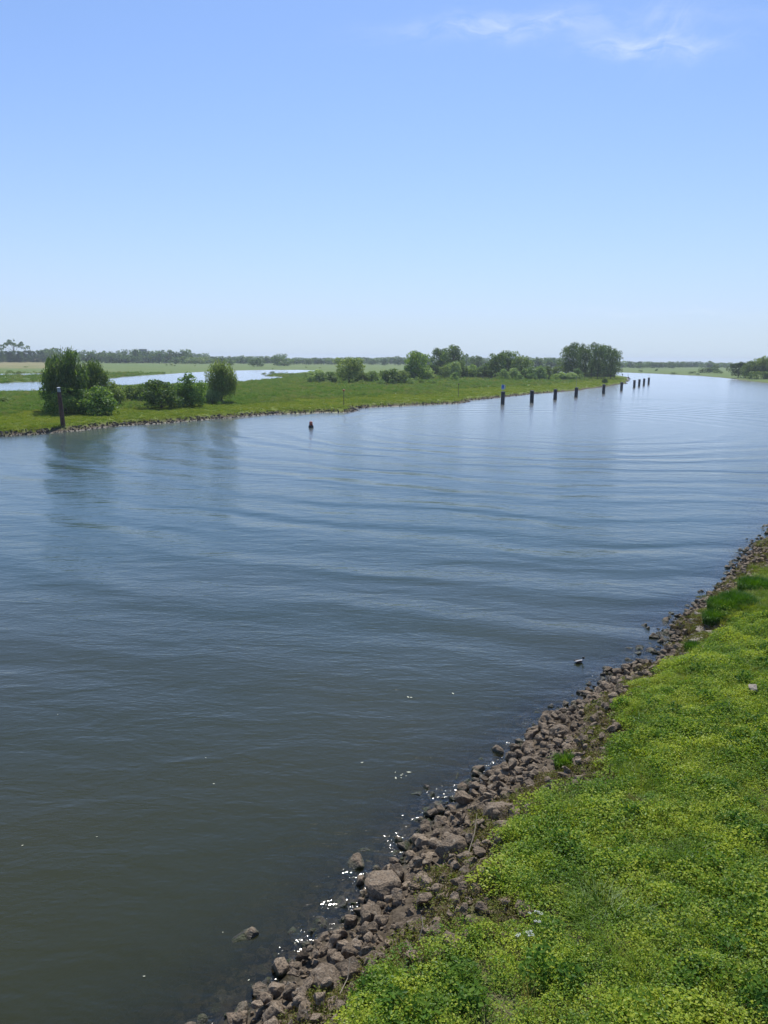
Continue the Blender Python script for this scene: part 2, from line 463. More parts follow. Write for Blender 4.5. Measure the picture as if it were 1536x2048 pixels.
def water_mat():
    m, nt = new_mat("water")
    pos = N(nt, 'ShaderNodeNewGeometry').outputs['Position']
    dep = N(nt, 'ShaderNodeAttribute', attribute_name='depth', attribute_type='GEOMETRY').outputs['Fac']
    dist = VM(nt, 'LENGTH', pos, out=1)
    # wake rings spreading from a passing ship
    ctr = VM(nt, 'SUBTRACT', pos, (34.0, 158.0, 0.0))
    rad = VM(nt, 'LENGTH', SCALE(nt, ctr, (1.0, 1.0, 0.0)), out=1)
    wob = NOISE(nt, pos, 0.045, 3, 0.5)
    ph = M(nt, 'ADD', rad, M(nt, 'MULTIPLY', wob, 13.0))
    w1 = M(nt, 'SINE', M(nt, 'MULTIPLY', ph, 2 * PI / 7.6))
    w2 = M(nt, 'SINE', M(nt, 'MULTIPLY', M(nt, 'ADD', ph, M(nt, 'MULTIPLY', NOISE(nt, pos, 0.12, 2), 6.0)), 2 * PI / 4.3))
    sp = N(nt, 'ShaderNodeSeparateXYZ', {0: pos})
    band = M(nt, 'MULTIPLY', MR(nt, rad, 18, 45), MR(nt, rad, 185, 120))
    band = M(nt, 'MULTIPLY', band, MR(nt, dist, 20, 38))
    patch = MR(nt, NOISE(nt, SCALE(nt, pos, (.035, .022, 0)), 1.0, 3, 0.5), 0.34, 0.58, 0.45, 1.0)
    wamp = M(nt, 'MULTIPLY', band, patch)
    swell = M(nt, 'MULTIPLY', M(nt, 'ADD', M(nt, 'MULTIPLY', w1, 0.058), M(nt, 'MULTIPLY', w2, 0.022)), wamp)
    # wind ripples, long across the view
    rv = SCALE(nt, pos, (0.55, 1.25, 1.0), (0, 0, math.radians(12)))
    r1 = NOISE(nt, rv, 0.55, 3, 0.55, 0.5)
    r2 = NOISE(nt, rv, 2.1, 3, 0.6, 0.4)
    r3 = NOISE(nt, SCALE(nt, pos, (0.7, 1.2, 1.0), (0, 0, math.radians(-15))), 6.5, 2, 0.5, 0.3)
    calm = MR(nt, NOISE(nt, SCALE(nt, pos, (.02, .05, 0)), 1.0, 3), 0.35, 0.65, 0.55, 1.15)
    shal = M(nt, 'ADD', 1.0, M(nt, 'MULTIPLY', MR(nt, dep, 0.55, 0.05), 11.0))
    rip = M(nt, 'MULTIPLY', r1, 0.075)
    rip = M(nt, 'ADD', rip, M(nt, 'MULTIPLY', M(nt, 'MULTIPLY', r2, 0.028), calm))
    rip = M(nt, 'ADD', rip, M(nt, 'MULTIPLY', r3, 0.0095))
    r4 = NOISE(nt, pos, 9.5, 1, 0.5, 0.6)
    lap = M(nt, 'MULTIPLY', MR(nt, dep, 0.5, 0.08), MR(nt, NOISE(nt, pos, 0.9, 2), 0.40, 0.62))
    rip = M(nt, 'ADD', rip, M(nt, 'MULTIPLY', M(nt, 'MULTIPLY', r4, 0.030), lap))
    h = M(nt, 'ADD', swell, rip)
    bmp = N(nt, 'ShaderNodeBump', {'Height': h, 'Strength': 1.0, 'Distance': 1.0}).outputs[0]
    fr = N(nt, 'ShaderNodeFresnel', {'IOR': 1.41, 'Normal': bmp}).outputs[0]
    gl = N(nt, 'ShaderNodeBsdfGlossy', {'Color': (1, 1, 1, 1), 'Roughness': MR(nt, dist, 40, 150, 0.08, 0.165), 'Normal': bmp})
    body = MIX(nt, MR(nt, NOISE(nt, SCALE(nt, pos, (.03, .03, 0)), 1.0, 3), .3, .7), (0.027, 0.031, 0.010), (0.038, 0.036, 0.009))
    body_grade = M(nt, 'ADD', sp.outputs[1], M(nt, 'MULTIPLY', NOISE(nt, pos, 0.05, 3), 22.0))
    body = MIX(nt, MR(nt, body_grade, 28, 80), body, (0.022, 0.054, 0.048))  # water colour itself graded along y, olive near to teal farther out
    df = N(nt, 'ShaderNodeBsdfDiffuse', {'Color': body})
    tcol = MIX(nt, MR(nt, dep, 0.0, 0.8, smooth=False), (0.92, 0.90, 0.84), (0.50, 0.44, 0.28))
    tr = N(nt, 'ShaderNodeBsdfTransparent', {'Color': tcol})
    turb = M(nt, 'SUBTRACT', 1.0, M(nt, 'EXPONENT', M(nt, 'MULTIPLY', M(nt, 'MAXIMUM', dep, 0.0), -1.7)))
    bd = N(nt, 'ShaderNodeMixShader', {0: turb, 1: tr.outputs[0], 2: df.outputs[0]})
    mx = N(nt, 'ShaderNodeMixShader', {0: fr, 1: bd.outputs[0], 2: gl.outputs[0]})
    out(nt, mx.outputs[0])
    return m


MAT_WATER = water_mat()

# ------------------------------------------------------------------ terrain and water sheets
th = np.concatenate([np.arange(-180, -40, 4.0), np.arange(-40, -33, 0.7), np.arange(-33, 33.01, 0.15), np.arange(33.7, 40, 0.7), np.arange(40, 180, 4.0)])
th = np.radians(th)
rr = 0.6 * np.exp(np.arange(0, 740) * 0.0131)
TH, RR = np.meshgrid(th, rr)
X, Y = RR * np.sin(TH), RR * np.cos(TH)
Hh, Dd, Bk, Lg = land(X, Y)
nr_, nt_ = X.shape
idx = np.arange(nr_ * nt_).reshape(nr_, nt_)
a = idx[:-1, :]
b = idx[1:, :]
quads = np.stack([a, np.roll(a, -1, 1), np.roll(b, -1, 1), b], -1).reshape(-1, 4)
me = mesh_np("terrain", np.stack([X, Y, Hh], -1).reshape(-1, 3), quads, True)
zone = np.zeros((X.size, 4), dtype=np.float32)
Df, Bf, Lf, Rf = Dd.ravel(), Bk.ravel(), Lg.ravel(), RR.ravel()
xf, yf = X.ravel(), Y.ravel()
wobf = (fbm(xf / 3, yf / 3, 41) - .5)
mudd = np.where(Bf == 0, 3.3 + wobf * 2.0, np.where(Bf == 2, 1.6 + wobf * 1.6, 1.0))
zone[:, 0] = np.clip((mudd - Df) / 0.6, 0, 1)
zone[:, 0] = np.maximum(zone[:, 0], np.clip((1.2 - Lf) / 1.0, 0, 1))
wob2 = (fbm(xf / 14, yf / 14, 47) - .5)
near_soil = (Bf == 0) & (Df > 0)
zone[:, 0] = np.where(near_soil, np.maximum(zone[:, 0], np.clip((40 - Rf) / 6, 0, .75)), zone[:, 0])
zone[:, 1] = np.where(Bf == 2, np.clip((26 + wob2 * 26 - Df) / 8, 0, 1), 0.3)
zone[:, 2] = np.where(Bf != 0, np.clip((Rf - 480) / 160, 0, 1), 0)
zone[:, 3] = 1
at_ = me.color_attributes.new('zone', 'FLOAT_COLOR', 'POINT')
at_.data.foreach_set('color', zone.ravel())
az = np.degrees(np.arctan2(xf, yf))
tan = np.clip((Rf - 700) / 120, 0, 1) * np.clip((-21.3 - az) / 1.5, 0, 1)
ta = me.attributes.new('tan', 'FLOAT', 'POINT')
ta.data.foreach_set('value', tan.astype(np.float32))
terrain = link("ground", me, None, (MAT_GROUND,))
tag(terrain, kind='structure')

qh = Hh.ravel()[quads].min(1)
ql = Lg.ravel()[quads].min(1)
qd = Dd.ravel()[quads].min(1)
for nm, sel in (("river_water", (qh < 0.25) & (ql >= qd)), ("lagoon_water", (qh < 0.25) & (ql < qd))):
    q = quads[sel]
    u, inv = np.unique(q, return_inverse=True)
    me = mesh_np(nm, np.stack([xf[u], yf[u], np.zeros(len(u))], -1), inv.reshape(-1, 4), True)
    da = me.attributes.new('depth', 'FLOAT', 'POINT')
    da.data.foreach_set('value', (-Hh.ravel()[u]).astype(np.float32))
    tag(link(nm, me, None, (MAT_WATER,)), kind='structure')

# ------------------------------------------------------------------ haze
if HAZE > 0:
    hm, nt = new_mat("haze")
    vol = N(nt, 'ShaderNodeVolumePrincipled', {'Color': (0.80, 0.89, 1.0, 1), 'Density': HAZE, 'Anisotropy': 0.3})
    o_ = N(nt, 'ShaderNodeOutputMaterial')
    nt.links.new(vol.outputs[0], o_.inputs['Volume'])
    bm = bmesh.new()
    bmesh.ops.create_cube(bm, size=1.0, matrix=Matrix.Translation((0, 0, 22.5)) @ Matrix.Diagonal((24000, 24000, 55, 1)))
    tag(from_bm("haze", bm, hm), kind='stuff', label="thin pale summer haze over the whole river plain")


# ------------------------------------------------------------------ small mesh builders
def ring_tube(bm, pts, rads, seg=8, cap=True):
    pts = [Vector(p) for p in pts]
    rings = []
    for i, p in enumerate(pts):
        d = (pts[min(i + 1, len(pts) - 1)] - pts[max(i - 1, 0)]).normalized()
        s = d.cross(Vector((0.31, 0.95, 0.05)))
        if s.length < 1e-3:
            s = d.cross(Vector((1, 0, 0)))
        s.normalize()
        t = d.cross(s)
        rings.append([bm.verts.new(p + (s * math.cos(2 * PI * k / seg) + t * math.sin(2 * PI * k / seg)) * rads[i]) for k in range(seg)])
    for a, b in zip(rings, rings[1:]):
        for k in range(seg):
            bm.faces.new((a[k], a[(k + 1) % seg], b[(k + 1) % seg], b[k]))
    if cap:
        bm.faces.new(rings[0][::-1])
        bm.faces.new(rings[-1])
    return bm


def lathe(bm, prof, seg=20, off=(0, 0, 0)):
    rings = []
    for r, z in prof:
        rings.append([bm.verts.new((off[0] + r * math.cos(2 * PI * k / seg), off[1] + r * math.sin(2 * PI * k / seg), off[2] + z)) for k in range(seg)])
    for a, b in zip(rings, rings[1:]):
        for k in range(seg):
            bm.faces.new((a[k], a[(k + 1) % seg], b[(k + 1) % seg], b[k]))
    bm.faces.new(rings[0][::-1])
    bm.faces.new(rings[-1])
    return bm


def box(bm, c, s, rz=0.0):
    r = bmesh.ops.create_cube(bm, size=1.0, matrix=Matrix.Translation(c) @ Matrix.Rotation(rz, 4, 'Z') @ Matrix.Diagonal((*s, 1)))
    return r['verts']


def empty(name, loc, rz=0.0, **kw):
    o = bpy.data.objects.new(name, None)
    COL.objects.link(o)
    o.location = loc
    o.rotation_euler = (0, 0, rz)
    tag(o, **kw)
    return o


def copy_tree(o, parent=None):
    c = o.copy()
    COL.objects.link(c)
    if parent is not None:
        c.parent = parent
    for ch in CHILD.get(o.name, ()):
        copy_tree(ch, c)
    return c


CHILD = {}


# ------------------------------------------------------------------ stones
def stone_mesh(name, seed, npts=16, flat=0.72, sub=1, rough=0.075):
    rg = random.Random(seed)
    bm = bmesh.new()
    for _ in range(npts):
        v = Vector((rg.gauss(0, 1), rg.gauss(0, 1), rg.gauss(0, 1))).normalized()
        k = rg.uniform(.78, 1.0)
        v = Vector([math.copysign(abs(c) ** 0.75, c) for c in v]) * k
        bm.verts.new((v.x * 0.5, v.y * 0.5 * rg.uniform(.85, 1), v.z * 0.5 * flat))
    r = bmesh.ops.convex_hull(bm, input=bm.verts)
    bmesh.ops.delete(bm, geom=list({g for g in r['geom_interior'] + r['geom_unused'] if isinstance(g, bmesh.types.BMVert)}), context='VERTS')
    bmesh.ops.dissolve_limit(bm, angle_limit=math.radians(14), verts=bm.verts, edges=bm.edges)
    if sub:
        bmesh.ops.bevel(bm, geom=list(bm.edges), offset=0.045, segments=1, affect='EDGES', clamp_overlap=True)
        bmesh.ops.triangulate(bm, faces=bm.faces)
        if sub > 1:
            bmesh.ops.subdivide_edges(bm, edges=bm.edges, cuts=1, use_grid_fill=True)
        from mathutils import noise
        for v in bm.verts:
            n = noise.noise_vector(v.co * 3.2 + Vector((seed * 3.7, 0, 0)))
            v.co += n * rough
    bmesh.ops.triangulate(bm, faces=bm.faces)
    bmesh.ops.recalc_face_normals(bm, faces=bm.faces)
    me = bpy.data.meshes.new(name)
    bm.to_mesh(me)
    bm.free()
    return me


def arrays(me):
    v = np.empty(len(me.vertices) * 3, dtype=np.float32)
    me.vertices.foreach_get('co', v)
    f = np.empty(len(me.polygons) * 3, dtype=np.int32)
    me.polygons.foreach_get('vertices', f)
    return v.reshape(-1, 3), f.reshape(-1, 3)


def join_copies(name, bases, items):
    """items: (base index, Matrix)"""
    V, Fc, n = [], [], 0
    arr = [arrays(b) for b in bases]
    for k, m in items:
        v, f = arr[k]
        m = np.array(m)
        V.append(v @ m[:3, :3].T + m[:3, 3])
        Fc.append(f + n)
        n += len(v)
    return mesh_np(name, np.concatenate(V), np.concatenate(Fc))


STONES = [stone_mesh("stone", s, random.Random(s).choice([12, 15, 18, 22]), random.Random(s + 50).uniform(.5, .95), 2) for s in range(14)]
FLATS = [stone_mesh("stone", 40 + s, 14, 0.3, 1, .02) for s in range(4)]
CHUNKS = [stone_mesh("chunk", 60 + s, 10, 0.7, 0) for s in range(5)]
BIGS = [stone_mesh("boulder", 80 + s, 26, 0.8, 2, .075) for s in range(5)]
for m_ in STONES + CHUNKS + BIGS + FLATS:
    m_.materials.append(MAT_STONE)


def rot_scale(loc, size, rg, tilt=0.5, aspect=0.25):
    s = Matrix.Diagonal((size * rg.uniform(1 - aspect, 1 + aspect), size * rg.uniform(1 - aspect, 1 + aspect), size * rg.uniform(1 - aspect, 1 + aspect), 1))
    return Matrix.Translation(loc) @ Euler((rg.uniform(-tilt, tilt), rg.uniform(-tilt, tilt), rg.uniform(0, 2 * PI))).to_matrix().to_4x4() @ s


def to_px(p):
    q = CAM_M.inverted() @ Vector(p)
    if q.z >= -0.1:
        return -1e4, -1e4, 1
    return 768 + q.x / -q.z * F, 1024 - q.y / -q.z * F, -q.z


rg = random.Random(11)
# single boulders that stand out: px, py (foot), size in metres, label
BOULDER_SPOTS = [(765, 1785, 1.02, "largest rounded boulder at the water's edge, beside a small patch of bare sand"),
                 (908, 1712, 0.98, "broad light brown boulder with a flat sunlit top, next to a dry twig"),
                 (740, 1838, 0.66, "rounded dark-footed boulder just below the largest boulder at the waterline"),
                 (995, 1640, 0.95, "wide dark craggy boulder halfway up the stone bank below the weeds"),
                 (700, 1950, 0.74, "pitted grey-brown boulder near the weeds at the lower end of the bank"),
                 (655, 1975, 0.80, "dark boulder with a fern-like weed growing in front, lower end of the bank"),
                 (1120, 1470, 0.75, "large light boulder where the stone bank turns, above mossy wet rocks")]
placed = {}
CELL = 0.7


def clear_of(x, y, s, k=0.42):
    cx, cy = int(math.floor(x / CELL)), int(math.floor(y / CELL))
    for i in range(cx - 2, cx + 3):
        for j in range(cy - 2, cy + 3):
            for (a, b, t) in placed.get((i, j), ()):
                if (a - x) ** 2 + (b - y) ** 2 < (k * (s + t)) ** 2:
                    return False
    return True


def put(x, y, s):
    placed.setdefault((int(math.floor(x / CELL)), int(math.floor(y / CELL))), []).append((x, y, s))


for i, (px, py, s, lab) in enumerate(BOULDER_SPOTS):
    x, y, z = at(px, py)
    o = link("boulder", BIGS[i % 5])
    o.matrix_world = rot_scale((x, y, z + s * .16), s, rg, .3, .12)
    tag(o, lab, "boulder")
    put(x, y, s * 1.05)

# candidates along the near bank
M_ = 90000
tx = RNG.uniform(-12, 40, M_)
ty = RNG.uniform(6, 82, M_)
hC, dC, bC, _ = land(tx, ty)
ang = np.degrees(np.arctan2(tx, ty))
wn_ = (fbm(tx / 1.6, ty / 1.6, 61) - .5)
rC = np.hypot(tx, ty)
paved = (rC > 34) & (rC < 44) & (dC > 0.9) & (ang > 18)
upper = 3.75 + wn_ * 2.6 - np.clip((rC - 20) / 16, 0, 1) * 1.75
ok = (bC == 0) & (dC > -3.4) & (dC < upper) & (ang > -33) & (ang < 33) & ~paved
# a bare sandy pocket by the big boulder
bx, by, _z = at(800, 1835)
ok &= np.hypot(tx - bx, (ty - by)) > 0.42
tx, ty, hC, dC, rC = tx[ok], ty[ok], hC[ok], dC[ok], rC[ok]
un = RNG.random(len(tx))
size = 0.12 + 0.38 * un ** 2.0
size *= np.where((dC > 2.2), 0.85, 1.0)
size *= np.where(dC < -0.6, 1.15, 1.0)
order = np.argsort(-size)
stones = []
for i in order:
    x, y, s = float(tx[i]), float(ty[i]), float(size[i])
    if dC[i] < -0.5 and un[i] < 0.35:
        continue
    if clear_of(x, y, s, 0.34):
        put(x, y, s)
        lift = rg.uniform(0.05, 0.34) * s
        stones.append((x, y, float(hC[i]) + lift, s))
# upper layer of stones lying on others
nup = 0
for i in range(len(tx)):
    if nup > 1900: break
    if 0.15 < dC[i] < 3.0 and rg.random() < 0.11:
        s = rg.uniform(.14, .36)
        stones.append((float(tx[i]), float(ty[i]), float(hC[i]) + .20 + s * .25, s))
        nup += 1
def shown(s):
    px, py, dp = to_px(s[:3])
    vis = -10 < px < 1546 and -10 < py < 2058
    return (s[3] / dp if vis else 0) * (1 if s[2] > -0.05 else 0.15)
stones.sort(key=lambda s: -shown(s))
rev = empty("stone_revetment", (6, 24, 0.4), label="rough reddish brown basalt riprap along the near grassy bank", cat="revetment")
rinv = Matrix.Translation((-6, -24, -0.4))
for i, (x, y, z, s) in enumerate(stones[:290]):
    o = link("stone", STONES[i % 14], rev)
    o.matrix_local = rinv @ rot_scale((x, y, z), s * 1.08, rg, .6, .22)
items = [(rg.randrange(14), rinv @ rot_scale((x, y, z), s * 1.08, rg, .6, .22)) for (x, y, z, s) in stones[290:]]
print("stones", len(stones))
o = link("smaller_stones", join_copies("smaller_stones", STONES, items), rev, (MAT_STONE,))
tag(o, kind='stuff')
# gravel between the stones
gx, gy = RNG.uniform(-10, 38, 60000), RNG.uniform(8, 78, 60000)
gh, gd, gb, _ = land(gx, gy)
ga = np.degrees(np.arctan2(gx, gy))
gk = (gb == 0) & (gd > -1.2) & (gd < 3.3) & (np.abs(ga) < 32)
items = [(rg.randrange(5), rinv @ rot_scale((x, y, z + .02), rg.uniform(.07, .24), rg, 1, .2)) for x, y, z in zip(gx[gk][:9000], gy[gk][:9000], gh[gk][:9000])]
o = link("rubble", join_copies("rubble", CHUNKS, items), rev, (MAT_STONE,))
tag(o, kind='stuff')

# flat pitched stones where the bank has a paved strip
pv = empty("pitched_paving", (17, 33, 0.8), label="strip of flat pale set stones between the inlet rocks and the grass", cat="paving")
pinv = Matrix.Translation((-17, -33, -0.8))
pxs, pys = RNG.uniform(8, 30, 30000), RNG.uniform(26, 50, 30000)
ph_, pd, pb, _ = land(pxs, pys)
pr_ = np.hypot(pxs, pys)
pa = np.degrees(np.arctan2(pxs, pys))
pk = (pb == 0) & (pr_ > 33.4) & (pr_ < 44.5) & (pd > .75) & (pd < 2.5) & (pa > 17)
n_ = 0
for x, y, z, d_ in zip(pxs[pk], pys[pk], ph_[pk], pd[pk]):
    s = rg.uniform(.3, .55)
    if clear_of(float(x), float(y), s, .37) and n_ < 290:
        put(float(x), float(y), s)
        o = link("paving_stone", FLATS[n_ % 4], pv)
        o.matrix_local = pinv @ rot_scale((x, y, z + .05), s * 1.25, rg, .16, .2)
        o.material_slots[0].link = 'OBJECT'
        o.material_slots[0].material = MAT_PALE
        n_ += 1
print("paving", n_)

# rocks standing alone in the water off the bank
for (px, py, s, lab) in ((1278, 1297, .62, "pale flat rock in the water at the tip of the small spit"),
                         (1302, 1302, .66, "dark square rock in the water second from the spit's tip"),
                         (1318, 1306, .5, "low dark rock in the water third from the spit's tip"),
                         (1500, 1105, .34, "single small dark rock awash off the far end of the bank"),
                         (1452, 1144, .42, "small dark rock awash beside a pair of rocks near the tall grass"),
                         (1463, 1149, .42, "small dark rock nearest the bank in a pair awash near the tall grass"),
                         (1295, 1256, .34, "flat rock barely showing above the water off the inlet"),
                         (974, 1464, .62, "dark weedy rock breaking the surface, farthest out beside the bank's bend"),
                         (965, 1516, .6, "dark weedy rock breaking the surface, just below the farthest-out one"),
                         (829, 1582, .50, "narrow dark rock breaking the surface beside a smaller one"),
                         (852, 1576, .34, "little dark rock breaking the surface right of a narrow one"),
                         (1025, 1510, .42, "mossy rock awash close to the corner of the stone bank"),
                         (925, 1578, .45, "yellowish rock awash between sparkling ripples"),
                         (665, 1722, .62, "long weedy rock just under the surface, upper of the two off the big boulder"),
                         (733, 1698, .62, "round weedy rock just under the surface, off the big boulder"),
                         (495, 1875, .95, "large weedy submerged rock alone off the lower end of the bank")):
    x, y = G(px, py, 0)
    o = link("rock_awash", STONES[rg.randrange(14)])
    deep = 'surface' in lab or 'submerged' in lab
    o.matrix_world = rot_scale((x, y, -s * (.26 if deep else .1)), s * 1.1, rg, .4, .2)
    tag(o, lab, "rock")

x, y, z = at(1503, 1398)
o = link("pale_stone", FLATS[1])
o.matrix_world = rot_scale((x, y, z + .42), .55, rg, .2, .1)
o.material_slots[0].link = 'OBJECT'
o.material_slots[0].material = MAT_PALE
tag(o, "single pale stone lying in the weedy meadow on the near bank", "stone")

# stone band on the opposite bank
def bank_stones(name, n, r0, r1, bank, d0, d1, s0, s1, amin, amax, label):
    r = r0 * (r1 / r0) ** RNG.random(n)
    a_ = np.radians(RNG.uniform(amin, amax, n))
    x, y = r * np.sin(a_), r * np.cos(a_)
    h, d, b, _ = land(x, y)
    k = (b == bank) & (d > d0) & (d < d1)
    x, y, h = x[k], y[k], h[k]
    it = [(rg.randrange(5), rot_scale((p, q, t + .1), rg.uniform(s0, s1), rg, .6, .25)) for p, q, t in zip(x, y, h)]
    print(name, len(it))
    o = link(name, join_copies(name, CHUNKS, it), None, (MAT_FARSTONE,))
    tag(o, label, "riprap", kind='stuff')


bank_stones("riprap", 90000, 120, 330, 2, -.6, 1.7, .2, .6, -30, 20, "band of small brown stones along the far side of the river")

# ------------------------------------------------------------------ plants near the camera
HID = bpy.data.collections.new("plant_kinds")


def leaf_quads(P, D, U, L, W, bend=0.25):
    """leaf = four vertices: base, two sides, tip. P base (n,3), D direction, U normal; returns verts, faces(tris)"""
    n = len(P)
    S = np.cross(D, U)
    S /= np.linalg.norm(S, axis=1)[:, None] + 1e-9
    L = L[:, None]
    W = W[:, None]
    v0 = P
    v1 = P + D * L * .5 + S * W * .5 - U * L * bend * .25
    v2 = P + D * L * .5 - S * W * .5 - U * L * bend * .25
    v3 = P + D * L - U * L * bend
    V = np.stack([v0, v1, v3, v2], 1).reshape(-1, 3)
    i = np.arange(n)[:, None] * 4
    return V, np.concatenate([i + [0, 1, 2], i + [0, 2, 3]])


def unit(v):
    return v / (np.linalg.norm(v, axis=1)[:, None] + 1e-9)


def weed_proto(name, n, radius, height, L, mat, seed, flat=0.35, dome=True):
    r = np.random.default_rng(seed)
    a = r.uniform(0, 2 * PI, n)
    q = np.sqrt(r.random(n)) * radius
    x, y = q * np.cos(a), q * np.sin(a)
    top = height * (1 - .55 * (q / radius) ** 2) * (.7 + .5 * fbm(x * 5 + seed, y * 5, 1, 2))
    z = top * (0.35 + 0.65 * r.random(n) ** .5)
    P = np.stack([x, y, z], 1)
    b = r.uniform(0, 2 * PI, n)
    D = unit(np.stack([np.cos(b), np.sin(b), r.normal(0, flat, n)], 1))
    U = unit(np.stack([r.normal(0, flat, n), r.normal(0, flat, n), np.ones(n)], 1))
    U = unit(U - D * (U * D).sum(1)[:, None])
    l = L * r.uniform(.6, 1.35, n)
    V, Fc = leaf_quads(P, D, U, l, l * r.uniform(.55, .8, n), .3)
    me = mesh_np(name, V, Fc)
    me.materials.append(mat)
    o = bpy.data.objects.new(name, me)
    HID.objects.link(o)
    return o


def blade_proto(name, n, radius, height, width, mat, seed, lean=.35):
    r = np.random.default_rng(seed)
    a = r.uniform(0, 2 * PI, n)
    q = np.sqrt(r.random(n)) * radius
    P = np.stack([q * np.cos(a), q * np.sin(a), np.zeros(n)], 1)
    b = a + r.normal(0, .9, n)
    ln = np.abs(r.normal(lean, .22, n))
    h = height * r.uniform(.5, 1.1, n)
    D = np.stack([np.cos(b), np.sin(b), np.zeros(n)], 1)
    S = np.stack([-np.sin(b), np.cos(b), np.zeros(n)], 1)
    w = (width * r.uniform(.6, 1.2, n))[:, None]
    mid = P + D * (h * ln * .35)[:, None] + np.stack([0 * h, 0 * h, h * .6], 1)
    h = h * (1 - .45 * (q / radius) ** 2) if lean < .3 else h
    tip = P + D * (h * ln * 1.25)[:, None] + np.stack([0 * h, 0 * h, h * (1 - .25 * ln)], 1)
    V = np.stack([P - S * w / 2, P + S * w / 2, mid + S * w * .4, mid - S * w * .4, tip], 1).reshape(-1, 3)
    i = np.arange(n)[:, None] * 5
    Fc = np.concatenate([i + [0, 1, 2], i + [0, 2, 3], i + [3, 2, 4]])
    me = mesh_np(name, V, Fc)
    me.materials.append(mat)
    o = bpy.data.objects.new(name, me)
    HID.objects.link(o)
    return o


def scatter(name, protos, x, y, z, scl, label, cat, kind='stuff', tilt=.15, squash=None):
    n = len(x)
    c = bpy.data.collections.new(name + "_kinds")
    for i, p in enumerate(protos):
        c.objects.link(p)
    protos_sorted = sorted(range(len(protos)), key=lambda k: protos[k].name)
    me = bpy.data.meshes.new(name)
    me.vertices.add(n)
    me.vertices.foreach_set('co', np.stack([x, y, z], 1).astype(np.float32).ravel())
    rot = np.stack([RNG.normal(0, tilt, n), RNG.normal(0, tilt, n), RNG.uniform(0, 2 * PI, n)], 1).astype(np.float32)
    me.attributes.new('rot', 'FLOAT_VECTOR', 'POINT').data.foreach_set('vector', rot.ravel())
    s3 = np.stack([scl, scl, scl * (RNG.uniform(.75, 1.3, n) if squash is None else squash)], 1).astype(np.float32)
    me.attributes.new('scl', 'FLOAT_VECTOR', 'POINT').data.foreach_set('vector', s3.ravel())
    me.attributes.new('pick', 'INT', 'POINT').data.foreach_set('value', RNG.integers(0, len(protos), n).astype(np.int32))
    o = link(name, me)
    ng = bpy.data.node_groups.new(name + "_nodes", 'GeometryNodeTree')
    ng.interface.new_socket('Geometry', in_out='INPUT', socket_type='NodeSocketGeometry')
    ng.interface.new_socket('Geometry', in_out='OUTPUT', socket_type='NodeSocketGeometry')
    gi, go = ng.nodes.new('NodeGroupInput'), ng.nodes.new('NodeGroupOutput')
    ip = ng.nodes.new('GeometryNodeInstanceOnPoints')
    ci = ng.nodes.new('GeometryNodeCollectionInfo')
    ci.inputs['Collection'].default_value = c
    ci.inputs['Separate Children'].default_value = True
    ci.inputs['Reset Children'].default_value = True
    ip.inputs['Pick Instance'].default_value = True
    for nm, typ, sock in (('rot', 'FLOAT_VECTOR', 'Rotation'), ('scl', 'FLOAT_VECTOR', 'Scale'), ('pick', 'INT', 'Instance Index')):
        na = ng.nodes.new('GeometryNodeInputNamedAttribute')
        na.data_type = typ
        na.inputs[0].default_value = nm
        s = [q for q in na.outputs if q.enabled and q.name == 'Attribute'][0]
        ng.links.new(s, ip.inputs[sock])
    ng.links.new(gi.outputs[0], ip.inputs['Points'])
    ng.links.new(ci.outputs[0], ip.inputs['Instance'])
    ng.links.new(ip.outputs[0], go.inputs[0])
    md = o.modifiers.new("scatter", 'NODES')
    md.node_group = ng
    tag(o, label, cat, kind=kind)
    print(name, n)
    return o


weeds = [weed_proto("weed_clump", 230, .34, .36, .046, MAT_WEED, s) for s in (1, 2, 3)]
nettles = [weed_proto("nettle_clump", 130, .30, .46, .085, MAT_NETTLE, s, .5) for s in (4, 5)]
browns = [weed_proto("brown_weed", 110, .34, .26, .055, MAT_BROWNWEED, s, .6) for s in (6, 7)]
tufts = [blade_proto("grass_tuft", 70, .16, .42, .011, MAT_GRASS, s, .5) for s in (8, 9)]
shorts = [blade_proto("short_tuft", 90, .24, .24, .014, MAT_GRASS, s, .6) for s in (18, 19)]
stalks = [blade_proto("stalk_tuft", 26, .2, .7, .010, MAT_DRY, 12, .25)]

n = 420000
sx, sy = RNG.uniform(-8, 62, n), RNG.uniform(4, 80, n)
sh, sdist, sb, _ = land(sx, sy)
sa = np.degrees(np.arctan2(sx, sy))
sr = np.hypot(sx, sy)
edge = 3.15 + (fbm(sx / 1.6, sy / 1.6, 61) - .5) * 2.6 - np.clip((sr - 20) / 16, 0, 1) * 1.45 + np.where((sr > 33) & (sr < 45), .35, 0)
base_ok = (sb == 0) & (sa > -33) & (sa < 48) & (sr < 80)
area = 70 * 76.0
pn = fbm(sx / 1.1, sy / 1.1, 71)
pn2 = fbm(sx / 3.2, sy / 3.2, 77)
rnd = RNG.random(n)
meadow = np.clip((sr - 36 + (pn2 - .5) * 12) / 4, 0, 1)      # 0 weeds, 1 grass


def take(mask, dens):
    k = mask & (RNG.random(n) < dens * area / n)
    return sx[k], sy[k], sh[k], k


